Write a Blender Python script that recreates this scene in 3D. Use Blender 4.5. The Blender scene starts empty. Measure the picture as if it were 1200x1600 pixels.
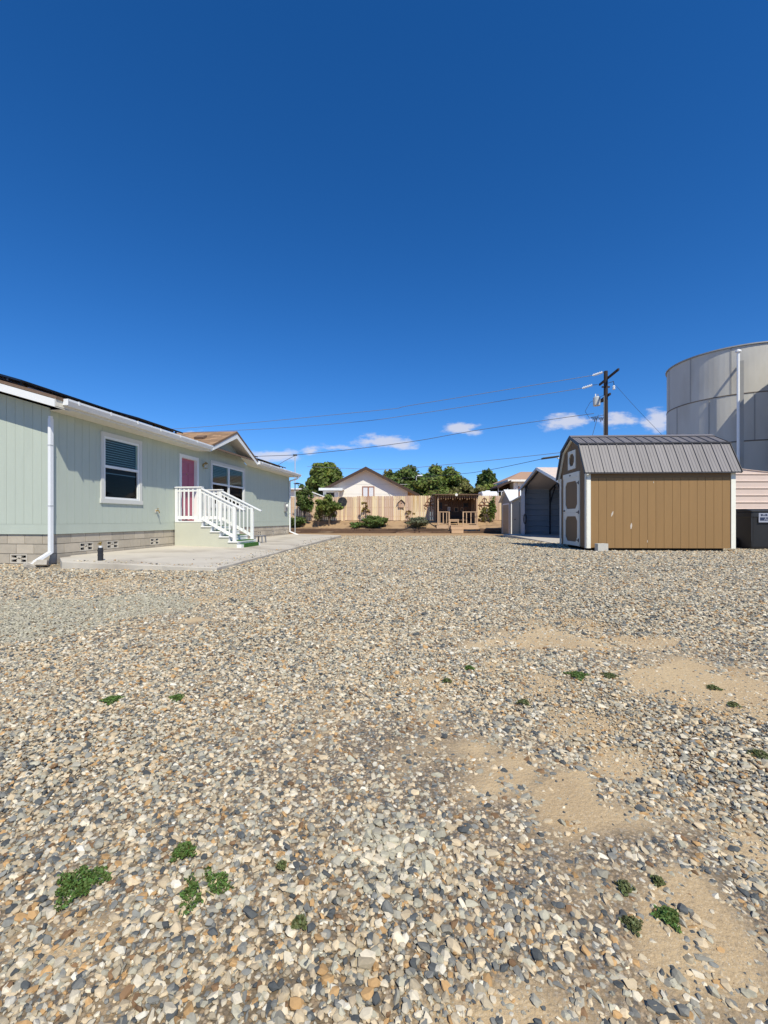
import bpy, math, random
import numpy as np
from mathutils import Vector, Matrix, Euler

random.seed(7)
RNG = np.random.default_rng(11)
scene = bpy.context.scene
COL = scene.collection

# ------------------------------------------------------------------ camera
F, HZ, ZC = 700.0, 812.0, 1.2          # focal length in photo pixels, horizon row, eye height
cam_data = bpy.data.cameras.new('camera')
cam = bpy.data.objects.new('camera', cam_data)
COL.objects.link(cam)
cam.location = (0, 0, ZC)
cam.rotation_euler = (math.radians(90), 0, 0)
cam_data.sensor_fit = 'HORIZONTAL'
cam_data.sensor_width = 36.0
cam_data.lens = 36.0 * F / 1200.0
cam_data.shift_y = (HZ - 800.0) / 1200.0
cam_data.clip_start = 0.05
cam_data.clip_end = 3000
scene.camera = cam

# ------------------------------------------------------------------ light
SUN = Vector((0.30, -0.765, 1.0)).normalized()
sun_el = math.asin(SUN.z)
sun_az = math.atan2(SUN.x, SUN.y)
sd = bpy.data.lights.new('sun', 'SUN')
sd.energy = 5.0
sd.angle = math.radians(0.53)
sd.color = (1.0, 0.943, 0.785)
so = bpy.data.objects.new('sun', sd)
COL.objects.link(so)
so.rotation_euler = (-SUN).to_track_quat('-Z', 'Y').to_euler()
so.location = (20, -40, 60)

world = bpy.data.worlds.new('World')
scene.world = world
world.use_nodes = True
wt = world.node_tree
wt.nodes.clear()
SKY_STRENGTH = 0.089


def wn(kind, **kw):
    n = wt.nodes.new(kind)
    for k, v in kw.items():
        setattr(n, k, v)
    return n


def wmath(op, a, b=None, c=None, clamp=False):
    n = wn('ShaderNodeMath', operation=op)
    n.use_clamp = clamp
    for i, v in enumerate((a, b, c)):
        if v is None:
            continue
        if isinstance(v, (int, float)):
            n.inputs[i].default_value = v
        else:
            wt.links.new(v, n.inputs[i])
    return n.outputs[0]


sky = wn('ShaderNodeTexSky', sky_type='NISHITA')
sky.sun_disc = False
sky.sun_elevation = sun_el
sky.sun_rotation = sun_az
sky.altitude = 1200
sky.air_density = 1.0
sky.dust_density = 0.0
sky.ozone_density = 4.0
hs = wn('ShaderNodeHueSaturation')
hs.inputs['Saturation'].default_value = 1.19
hs.inputs['Value'].default_value = 1.0
skm = wn('ShaderNodeMix', data_type='RGBA', blend_type='MULTIPLY')
skm.inputs[0].default_value = 1.0
skm.inputs[7].default_value = (1.18, 1.335, 1.64, 1)
wt.links.new(sky.outputs[0], skm.inputs[6])
wt.links.new(skm.outputs[2], hs.inputs['Color'])
# small fair-weather clouds low over the horizon, by direction
tc = wn('ShaderNodeTexCoord')
sp = wn('ShaderNodeSeparateXYZ')
wt.links.new(tc.outputs['Generated'], sp.inputs[0])
ysafe = wmath('MAXIMUM', sp.outputs[1], 0.05)
cu = wmath('DIVIDE', sp.outputs[0], ysafe)
cv = wmath('DIVIDE', sp.outputs[2], ysafe)
cxy = wn('ShaderNodeCombineXYZ')
wt.links.new(cu, cxy.inputs[0])
wt.links.new(cv, cxy.inputs[1])
cn = wn('ShaderNodeTexNoise')
cn.inputs['Scale'].default_value = 26
cn.inputs['Detail'].default_value = 7
cn.inputs['Roughness'].default_value = 0.62
mpg = wn('ShaderNodeMapping')
mpg.inputs['Scale'].default_value = (0.6, 1.35, 1)
wt.links.new(cxy.outputs[0], mpg.inputs[0])
wt.links.new(mpg.outputs[0], cn.inputs['Vector'])
clouds = [(884, 659, 42, 14, .9), (965, 657, 32, 15, .8), (1030, 657, 30, 18, .8), (718, 669, 30, 10, .85), (742, 676, 16, 6, .7),
          (602, 692, 58, 12, .85), (430, 713, 46, 13, .85), (488, 704, 22, 7, .6), (520, 700, 25, 6, .45),
          (1330, 640, 80, 30, .9), (1480, 660, 90, 22, .8), (220, 690, 90, 20, .8), (-150, 670, 120, 26, .85)]
acc = None
for (px, py, rx, ry, amp) in clouds:
    du = wmath('MULTIPLY', wmath('SUBTRACT', cu, (px - 600) / F), F / rx)
    dv = wmath('MULTIPLY', wmath('SUBTRACT', cv, (HZ - py) / F), F / ry)
    r2 = wmath('ADD', wmath('MULTIPLY', du, du), wmath('MULTIPLY', dv, dv))
    m = wmath('MULTIPLY', wmath('SUBTRACT', 1.0, wmath('SQRT', r2)), amp)
    acc = m if acc is None else wmath('MAXIMUM', acc, m)
acc = wmath('MAXIMUM', acc, -2.0)
field = wmath('ADD', acc, wmath('MULTIPLY', wmath('SUBTRACT', cn.outputs['Fac'], 0.5), 2.6))
mr = wn('ShaderNodeMapRange', interpolation_type='SMOOTHSTEP')
mr.inputs['From Min'].default_value = -0.08
mr.inputs['From Max'].default_value = 0.62
mr.inputs['To Max'].default_value = 0.82
wt.links.new(field, mr.inputs['Value'])
infront = wmath('GREATER_THAN', sp.outputs[1], 0.05)
cmask = wmath('MULTIPLY', mr.outputs[0], infront)
mixc = wn('ShaderNodeMix', data_type='RGBA')
wt.links.new(cmask, mixc.inputs[0])
wt.links.new(hs.outputs[0], mixc.inputs[6])
mixc.inputs[7].default_value = (8.0, 8.2, 9.4, 1)
bg = wn('ShaderNodeBackground')
bg.inputs['Strength'].default_value = SKY_STRENGTH
wt.links.new(mixc.outputs[2], bg.inputs[0])
wo = wn('ShaderNodeOutputWorld')
wt.links.new(bg.outputs[0], wo.inputs[0])

vs = scene.view_settings
vs.view_transform = 'Standard'
vs.look = 'None'
vs.exposure = 0.0
vs.gamma = 1.0
vs.use_curve_mapping = False
scene.cycles.max_bounces = 6
scene.cycles.transparent_max_bounces = 8


# ------------------------------------------------------------------ helpers
def at(px, py, d):
    return Vector(((px - 600) / F * d, d, ZC + (HZ - py) / F * d))


def sstep(a, b, x):
    t = min(1.0, max(0.0, (x - a) / (b - a)))
    return t * t * (3 - 2 * t)


def ground_z(x, y):
    side = sstep(-3.5, 4.5, x)
    mid = 0.27 + 0.15 * side
    near = mid * sstep(-1.5, 9.0, y)
    k = sstep(12, 29, y)
    z = near * (1 - k) + 0.2 * k
    if y > 36:
        z += 0.8 * sstep(36, 40, y)
    return z


def on_ground(px, py):
    """where the photograph's ray meets the yard"""
    d = ZC * F / max(1.0, (py - HZ))
    for _ in range(30):
        x = (px - 600) / F * d
        d = 0.5 * d + 0.5 * (ZC - ground_z(x, d)) * F / (py - HZ)
    x = (px - 600) / F * d
    return Vector((x, d, ground_z(x, d)))


MATS = {}


def mat(name, col, rough=0.7, var=0.12, scale=6.0, bump=0.0, bscale=60.0, metallic=0.0, objvar=0.0, stretch=(1, 1, 1),
        spec=0.5, island=0.0, hue=0.0, col2=None, c2scale=2.0, c2lo=0.5, c2hi=0.62, detail=5):
    m = bpy.data.materials.new(name)
    m.use_nodes = True
    nt = m.node_tree
    b = nt.nodes['Principled BSDF']
    b.inputs['Roughness'].default_value = rough
    b.inputs['Metallic'].default_value = metallic
    b.inputs['Specular IOR Level'].default_value = spec
    tcn = nt.nodes.new('ShaderNodeTexCoord')
    mp = nt.nodes.new('ShaderNodeMapping')
    mp.inputs['Scale'].default_value = stretch
    nt.links.new(tcn.outputs['Object'], mp.inputs[0])
    oi = nt.nodes.new('ShaderNodeObjectInfo')
    addv = nt.nodes.new('ShaderNodeVectorMath')
    addv.operation = 'ADD'
    comb = nt.nodes.new('ShaderNodeCombineXYZ')
    mul = nt.nodes.new('ShaderNodeMath')
    mul.operation = 'MULTIPLY'
    mul.inputs[1].default_value = 37.0
    nt.links.new(oi.outputs['Random'], mul.inputs[0])
    nt.links.new(mul.outputs[0], comb.inputs[0])
    nt.links.new(mul.outputs[0], comb.inputs[2])
    nt.links.new(mp.outputs[0], addv.inputs[0])
    nt.links.new(comb.outputs[0], addv.inputs[1])
    n1 = nt.nodes.new('ShaderNodeTexNoise')
    n1.inputs['Scale'].default_value = scale
    n1.inputs['Detail'].default_value = detail
    n1.inputs['Roughness'].default_value = 0.65
    nt.links.new(addv.outputs[0], n1.inputs['Vector'])
    # value = 1 + var*(noise-.5)*2 + objvar*(rand-.5)*2 (+ island)
    v = nt.nodes.new('ShaderNodeMath')
    v.operation = 'MULTIPLY_ADD'
    v.inputs[1].default_value = 2 * var * 1.6
    v.inputs[2].default_value = 1 - var * 1.6
    nt.links.new(n1.outputs['Fac'], v.inputs[0])
    last = v.outputs[0]
    if objvar:
        w = nt.nodes.new('ShaderNodeMath')
        w.operation = 'MULTIPLY_ADD'
        w.inputs[1].default_value = 2 * objvar
        w.inputs[2].default_value = -objvar
        nt.links.new(oi.outputs['Random'], w.inputs[0])
        a = nt.nodes.new('ShaderNodeMath')
        nt.links.new(last, a.inputs[0])
        nt.links.new(w.outputs[0], a.inputs[1])
        last = a.outputs[0]
    geo = None
    if island:
        geo = nt.nodes.new('ShaderNodeNewGeometry')
        w = nt.nodes.new('ShaderNodeMath')
        w.operation = 'MULTIPLY_ADD'
        w.inputs[1].default_value = 2 * island
        w.inputs[2].default_value = -island
        nt.links.new(geo.outputs['Random Per Island'], w.inputs[0])
        a = nt.nodes.new('ShaderNodeMath')
        nt.links.new(last, a.inputs[0])
        nt.links.new(w.outputs[0], a.inputs[1])
        last = a.outputs[0]
    h = nt.nodes.new('ShaderNodeHueSaturation')
    h.inputs['Color'].default_value = (*col, 1)
    if col2:
        n3 = nt.nodes.new('ShaderNodeTexNoise')
        n3.inputs['Scale'].default_value = c2scale
        n3.inputs['Detail'].default_value = 6
        nt.links.new(addv.outputs[0], n3.inputs['Vector'])
        mr2 = nt.nodes.new('ShaderNodeMapRange')
        mr2.inputs['From Min'].default_value = c2lo
        mr2.inputs['From Max'].default_value = c2hi
        nt.links.new(n3.outputs['Fac'], mr2.inputs['Value'])
        mx = nt.nodes.new('ShaderNodeMix')
        mx.data_type = 'RGBA'
        mx.inputs[6].default_value = (*col, 1)
        mx.inputs[7].default_value = (*col2, 1)
        nt.links.new(mr2.outputs[0], mx.inputs[0])
        nt.links.new(mx.outputs[2], h.inputs['Color'])
    nt.links.new(last, h.inputs['Value'])
    if hue:
        hh = nt.nodes.new('ShaderNodeMath')
        hh.operation = 'MULTIPLY_ADD'
        hh.inputs[1].default_value = 2 * hue
        hh.inputs[2].default_value = 0.5 - hue
        src = geo.outputs['Random Per Island'] if geo else oi.outputs['Random']
        nt.links.new(src, hh.inputs[0])
        nt.links.new(hh.outputs[0], h.inputs['Hue'])
    nt.links.new(h.outputs[0], b.inputs['Base Color'])
    if bump:
        n2 = nt.nodes.new('ShaderNodeTexNoise')
        n2.inputs['Scale'].default_value = bscale
        n2.inputs['Detail'].default_value = 4
        nt.links.new(addv.outputs[0], n2.inputs['Vector'])
        bp = nt.nodes.new('ShaderNodeBump')
        bp.inputs['Strength'].default_value = bump
        bp.inputs['Distance'].default_value = 0.01
        nt.links.new(n2.outputs['Fac'], bp.inputs['Height'])
        nt.links.new(bp.outputs[0], b.inputs['Normal'])
    MATS[name] = m
    return m


def leaf_mat(name, col, island=0.45, hue=0.03, trans=0.35):
    m = mat(name, col, rough=0.55, var=0.1, island=island, hue=hue, spec=0.3)
    nt = m.node_tree
    b = nt.nodes['Principled BSDF']
    out = nt.nodes['Material Output']
    tr = nt.nodes.new('ShaderNodeBsdfTranslucent')
    src = b.inputs['Base Color'].links[0].from_socket
    nt.links.new(src, tr.inputs[0])
    ms = nt.nodes.new('ShaderNodeMixShader')
    ms.inputs[0].default_value = trans
    nt.links.new(b.outputs[0], ms.inputs[1])
    nt.links.new(tr.outputs[0], ms.inputs[2])
    nt.links.new(ms.outputs[0], out.inputs[0])
    return m


def glass_mat(name, tint=(0.85, 0.92, 0.92), refl=0.16, opac=0.0):
    m = bpy.data.materials.new(name)
    m.use_nodes = True
    nt = m.node_tree
    nt.nodes.clear()
    out = nt.nodes.new('ShaderNodeOutputMaterial')
    g = nt.nodes.new('ShaderNodeBsdfGlossy')
    g.inputs['Roughness'].default_value = 0.03
    t = nt.nodes.new('ShaderNodeBsdfTransparent')
    t.inputs[0].default_value = (*tint, 1)
    lw = nt.nodes.new('ShaderNodeLayerWeight')
    lw.inputs[0].default_value = 0.3
    a = nt.nodes.new('ShaderNodeMath')
    a.operation = 'MULTIPLY_ADD'
    a.inputs[1].default_value = 0.10
    a.inputs[2].default_value = refl
    nt.links.new(lw.outputs['Facing'], a.inputs[0])
    ms = nt.nodes.new('ShaderNodeMixShader')
    nt.links.new(a.outputs[0], ms.inputs[0])
    nt.links.new(t.outputs[0], ms.inputs[1])
    nt.links.new(g.outputs[0], ms.inputs[2])
    nt.links.new(ms.outputs[0], out.inputs[0])
    MATS[name] = m
    return m


class MB:
    """collects shapes and links them as one mesh object"""

    def __init__(self):
        self.v, self.f = [], []

    def add(self, verts, faces):
        o = len(self.v)
        self.v += [tuple(p) for p in verts]
        self.f += [tuple(i + o for i in f) for f in faces]
        return self

    def box(self, x0, x1, y0, y1, z0, z1):
        if x0 > x1: x0, x1 = x1, x0
        if y0 > y1: y0, y1 = y1, y0
        if z0 > z1: z0, z1 = z1, z0
        return self.add([(x0, y0, z0), (x1, y0, z0), (x1, y1, z0), (x0, y1, z0), (x0, y0, z1), (x1, y0, z1), (x1, y1, z1), (x0, y1, z1)],
                        [(0, 3, 2, 1), (4, 5, 6, 7), (0, 1, 5, 4), (1, 2, 6, 5), (2, 3, 7, 6), (3, 0, 4, 7)])

    def obox(self, c, ax, ay, az):
        """box from centre and three half-axis vectors"""
        c, ax, ay, az = Vector(c), Vector(ax), Vector(ay), Vector(az)
        p = [c - ax - ay - az, c + ax - ay - az, c + ax + ay - az, c - ax + ay - az, c - ax - ay + az, c + ax - ay + az, c + ax + ay + az, c - ax + ay + az]
        return self.add(p, [(0, 3, 2, 1), (4, 5, 6, 7), (0, 1, 5, 4), (1, 2, 6, 5), (2, 3, 7, 6), (3, 0, 4, 7)])

    def beam(self, p0, p1, w, h, up=(0, 0, 1)):
        p0, p1 = Vector(p0), Vector(p1)
        d = (p1 - p0)
        L = d.length
        d.normalize()
        s = d.cross(Vector(up))
        if s.length < 1e-4:
            s = d.cross(Vector((1, 0, 0)))
        s.normalize()
        n = s.cross(d)
        return self.obox((p0 + p1) / 2, d * L / 2, s * w / 2, n * h / 2)

    def prism(self, poly, fn0, fn1):
        """poly: 2d points; fn0, fn1 map a 2d point to 3d on either face"""
        n = len(poly)
        a = [fn0(*p) for p in poly]
        b = [fn1(*p) for p in poly]
        fs = [tuple(range(n - 1, -1, -1)), tuple(range(n, 2 * n))]
        fs += [(i, (i + 1) % n, n + (i + 1) % n, n + i) for i in range(n)]
        return self.add(a + b, fs)

    def prism_x(self, poly, x0, x1):
        return self.prism(poly, lambda y, z: (x0, y, z), lambda y, z: (x1, y, z))

    def prism_y(self, poly, y0, y1):
        return self.prism(poly, lambda x, z: (x, y0, z), lambda x, z: (x, y1, z))

    def prism_z(self, poly, z0, z1):
        return self.prism(poly, lambda x, y: (x, y, z0), lambda x, y: (x, y, z1))

    def cyl(self, p0, p1, r0, r1=None, n=10, cap=True):
        r1 = r0 if r1 is None else r1
        p0, p1 = Vector(p0), Vector(p1)
        d = (p1 - p0).normalized()
        s = d.cross(Vector((0, 0, 1)))
        if s.length < 1e-3:
            s = Vector((1, 0, 0))
        s.normalize()
        t = d.cross(s)
        vs_ = []
        for p, r in ((p0, r0), (p1, r1)):
            for i in range(n):
                a = 2 * math.pi * i / n
                vs_.append(p + s * (r * math.cos(a)) + t * (r * math.sin(a)))
        fs = [(i, (i + 1) % n, n + (i + 1) % n, n + i) for i in range(n)]
        if cap:
            fs += [tuple(range(n - 1, -1, -1)), tuple(range(n, 2 * n))]
        return self.add(vs_, fs)

    def tube(self, pts, r, n=8):
        for i in range(len(pts) - 1):
            self.cyl(pts[i], pts[i + 1], r, r, n)
        return self

    def lathe(self, prof, c=(0, 0, 0), n=16):
        vs_ = []
        for (r, z) in prof:
            for i in range(n):
                a = 2 * math.pi * i / n
                vs_.append((c[0] + r * math.cos(a), c[1] + r * math.sin(a), c[2] + z))
        fs = []
        for k in range(len(prof) - 1):
            for i in range(n):
                fs.append((k * n + i, k * n + (i + 1) % n, (k + 1) * n + (i + 1) % n, (k + 1) * n + i))
        fs.append(tuple(range(n - 1, -1, -1)))
        fs.append(tuple((len(prof) - 1) * n + i for i in range(n)))
        return self.add(vs_, fs)

    def mesh(self, name, m, smooth=False):
        me = bpy.data.meshes.new(name)
        me.from_pydata(self.v, [], self.f)
        if m is not None:
            me.materials.append(MATS[m] if isinstance(m, str) else m)
        if smooth:
            me.polygons.foreach_set('use_smooth', [True] * len(me.polygons))
        me.update()
        return me

    def build(self, name, m, parent=None, bevel=0.0, smooth=False, loc=None):
        me = self.mesh(name, m, smooth)
        o = bpy.data.objects.new(name, me)
        COL.objects.link(o)
        if parent is not None:
            o.parent = parent
        if loc is not None:
            o.location = loc
        if bevel:
            md = o.modifiers.new('bevel', 'BEVEL')
            md.width = bevel
            md.segments = 2
            md.limit_method = 'ANGLE'
        return o


def link_mesh(name, me, parent=None, loc=(0, 0, 0), rot=(0, 0, 0), scale=(1, 1, 1)):
    o = bpy.data.objects.new(name, me)
    COL.objects.link(o)
    o.parent = parent
    o.location = loc
    o.rotation_euler = rot
    o.scale = scale
    return o


def empty(name, loc=(0, 0, 0), rz=0.0):
    o = bpy.data.objects.new(name, None)
    COL.objects.link(o)
    o.location = loc
    o.rotation_euler = (0, 0, rz)
    return o


def tag(o, label, cat, group=None):
    o['label'] = label
    o['category'] = cat
    if group:
        o['group'] = group
    return o


def structure(o, label=None):
    o['kind'] = 'structure'
    return o


def rects(x0, x1, z0, z1, ops):
    """the rectangle minus its openings, as rectangles"""
    xs = sorted({x0, x1, *[min(max(o[0], x0), x1) for o in ops], *[min(max(o[1], x0), x1) for o in ops]})
    out = []
    for a, b in zip(xs, xs[1:]):
        if b - a < 1e-5:
            continue
        mid = (a + b) / 2
        cuts = sorted([(o[2], o[3]) for o in ops if o[0] < mid < o[1]])
        z = z0
        for c0, c1 in cuts:
            if c0 > z + 1e-5:
                out.append((a, b, z, min(c0, z1)))
            z = max(z, c1)
        if z < z1 - 1e-5:
            out.append((a, b, z, z1))
    return out


# ------------------------------------------------------------------ materials
mat('sage_siding', (0.47, 0.52, 0.445), 0.75, 0.06, 3.0, bump=0.12, bscale=90, stretch=(1, 1, .25), objvar=0.012)
mat('sage_wall', (0.43, 0.48, 0.42), 0.8, 0.04)
mat('pale_green_paint', (0.51, 0.51, 0.415), 0.75, 0.05, 2.5, bump=0.08)
mat('white_paint', (0.80, 0.80, 0.78), 0.55, 0.04, 5, bump=0.03)
mat('white_metal', (0.80, 0.81, 0.82), 0.4, 0.04, 4)
mat('cream_trim', (0.72, 0.68, 0.58), 0.6, 0.05, 4)
mat('vinyl', (0.78, 0.79, 0.78), 0.4, 0.03)
mat('trim_grey', (0.62, 0.62, 0.58), 0.6, 0.04)
mat('pink_door', (0.42, 0.105, 0.155), 0.45, 0.05, 4)
mat('brass', (0.45, 0.30, 0.10), 0.35, 0.15, metallic=0.8)
mat('block', (0.47, 0.41, 0.325), 0.9, 0.12, 9, bump=0.35, bscale=120, objvar=0.13)
mat('mortar', (0.17, 0.155, 0.13), 0.95, 0.12, 14)
mat('vent_block', (0.55, 0.50, 0.42), 0.9, 0.08, 9, bump=0.2)
mat('shingle', (0.30, 0.185, 0.105), 0.92, 0.22, 30, bump=0.4, bscale=200, island=0.32)
mat('roof_brown', (0.17, 0.11, 0.075), 0.92, 0.2, 20, bump=0.3)
mat('solar_black', (0.012, 0.014, 0.02), 0.22, 0.05)
mat('dark_metal', (0.03, 0.03, 0.035), 0.5, 0.1)
mat('black_plastic', (0.02, 0.021, 0.024), 0.5, 0.12, 8)
mat('concrete', (0.54, 0.49, 0.41), 0.92, 0.10, 1.6, bump=0.3, bscale=70, col2=(0.40, 0.35, 0.285), c2scale=0.9, c2lo=0.46, c2hi=0.68)
mat('concrete_edge', (0.42, 0.38, 0.32), 0.95, 0.2, 6, bump=0.6, bscale=40)
mat('concrete_block', (0.50, 0.48, 0.43), 0.92, 0.10, 20, bump=0.4, bscale=120)
mat('tan_siding', (0.275, 0.158, 0.058), 0.65, 0.09, 4.0, bump=0.15, bscale=70, stretch=(1, 1, .15), objvar=0.015)
mat('tan_wall', (0.22, 0.13, 0.05), 0.8, 0.05)
mat('tan_siding_shaded', (0.20, 0.125, 0.06), 0.7, 0.06, 4.0, bump=0.15, bscale=70, stretch=(1, 1, .15), objvar=0.02)  # same paint as the tan siding, with shade put into the colour
mat('shed_trim', (0.80, 0.78, 0.68), 0.6, 0.04)
mat('shed_metal', (0.185, 0.172, 0.178), 0.5, 0.14, 3.0, spec=.35, objvar=0.07, stretch=(1, .25, .25))
mat('shed_metal_dark', (0.05, 0.047, 0.05), 0.5, 0.1)
mat('scuff', (0.55, 0.49, 0.42), 0.9, 0.1)
mat('carport_grey', (0.36, 0.39, 0.43), 0.5, 0.06, 2.0)
mat('carport_roof', (0.66, 0.55, 0.48), 0.5, 0.06)
mat('tan_metal', (0.62, 0.49, 0.42), 0.5, 0.05, 2.0, objvar=0.02)
mat('tank_steel', (0.52, 0.50, 0.455), 0.6, 0.07, 0.9, col2=(0.47, 0.445, 0.395), c2scale=0.8, objvar=0.025, stretch=(1, 1, .3))
mat('tank_seam', (0.16, 0.135, 0.11), 0.75, 0.2, 3)
mat('tank_roof', (0.33, 0.32, 0.30), 0.6, 0.06)
mat('cream_metal', (0.30, 0.29, 0.25), 0.6, 0.05, 3)
mat('beige_door', (0.36, 0.29, 0.21), 0.6, 0.05, 3)
mat('pale_roof', (0.72, 0.73, 0.73), 0.5, 0.05)
mat('pole_wood', (0.03, 0.02, 0.017), 0.85, 0.25, 4, stretch=(3, 3, .3), bump=0.3)
mat('insulator', (0.75, 0.76, 0.76), 0.3, 0.03)
mat('transformer_grey', (0.50, 0.52, 0.52), 0.45, 0.06)
mat('wire_dark', (0.045, 0.055, 0.08), 0.6, 0.05)
mat('wire_alu', (0.20, 0.21, 0.23), 0.4, 0.05)
mat('cedar', (0.65, 0.475, 0.31), 0.85, 0.13, 5, stretch=(4, 4, .35), bump=0.25, bscale=60, objvar=0.22, hue=0.02,
    col2=(0.45, 0.25, 0.11), c2scale=0.8, c2lo=0.55, c2hi=0.72)
mat('playhouse_wood', (0.40, 0.25, 0.145), 0.85, 0.16, 5, stretch=(4, 4, .4), objvar=0.10, bump=0.2)
mat('playhouse_pale', (0.52, 0.36, 0.23), 0.85, 0.12, 5, stretch=(3, 3, .5), objvar=0.06)
mat('playhouse_dark', (0.13, 0.07, 0.04), 0.85, 0.2, 5, objvar=0.1)
mat('timber', (0.115, 0.07, 0.045), 0.95, 0.32, 5, stretch=(.35, 4, 4), bump=0.6, bscale=25, objvar=0.3, col2=(0.30, 0.225, 0.155), c2scale=1.3, c2lo=.58, c2hi=.72)
mat('dark_board', (0.07, 0.045, 0.03), 0.9, 0.2)
mat('soil', (0.36, 0.24, 0.135), 0.98, 0.14, 3, bump=0.6, bscale=25, col2=(0.27, 0.175, 0.10), c2scale=1.6)
mat('bark', (0.12, 0.085, 0.06), 0.95, 0.25, 8, bump=0.5)
mat('rust', (0.20, 0.075, 0.03), 0.9, 0.25, 8)
mat('white_house', (0.80, 0.76, 0.70), 0.85, 0.04, 1.0)
mat('house_trim_brown', (0.06, 0.034, 0.024), 0.8, 0.12)
mat('window_frame_brown', (0.30, 0.13, 0.08), 0.7, 0.1)
mat('brown_wood_wall', (0.22, 0.10, 0.065), 0.8, 0.15)
mat('tan_shingle', (0.42, 0.26, 0.17), 0.9, 0.15, 8)
mat('blind', (0.55, 0.57, 0.56), 0.6, 0.03)
mat('curtain', (0.66, 0.67, 0.72), 0.8, 0.08, 8)
mat('dark_room', (0.03, 0.03, 0.03), 0.9, 0.05)
mat('turf', (0.045, 0.14, 0.02), 0.95, 0.35, 60, bump=0.9, bscale=150)
mat('stool_grey', (0.24, 0.24, 0.25), 0.6, 0.05)
mat('sand_dust', (0.48, 0.45, 0.39), 0.95, 0.1)
mat('label_white', (0.32, 0.34, 0.41), 0.5, 0.05)
mat('label_dark', (0.02, 0.03, 0.07), 0.5, 0.05)
leaf_mat('leaf_green', (0.165, 0.21, 0.05))
leaf_mat('leaf_dark', (0.115, 0.165, 0.042))
leaf_mat('leaf_bright', (0.255, 0.29, 0.06))
leaf_mat('leaf_olive', (0.22, 0.21, 0.07))
leaf_mat('leaf_grey', (0.17, 0.185, 0.11))
leaf_mat('leaf_dry', (0.26, 0.17, 0.06), hue=0.05)
leaf_mat('leaf_weed', (0.13, 0.20, 0.05), island=0.45, hue=0.035)
leaf_mat('leaf_weed_pale', (0.17, 0.19, 0.075), island=0.45, hue=0.04)
glass_mat('glass', tint=(0.80, 0.90, 0.88), refl=0.02)
glass_mat('screen_glass', tint=(0.30, 0.29, 0.28), refl=0.0)


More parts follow.
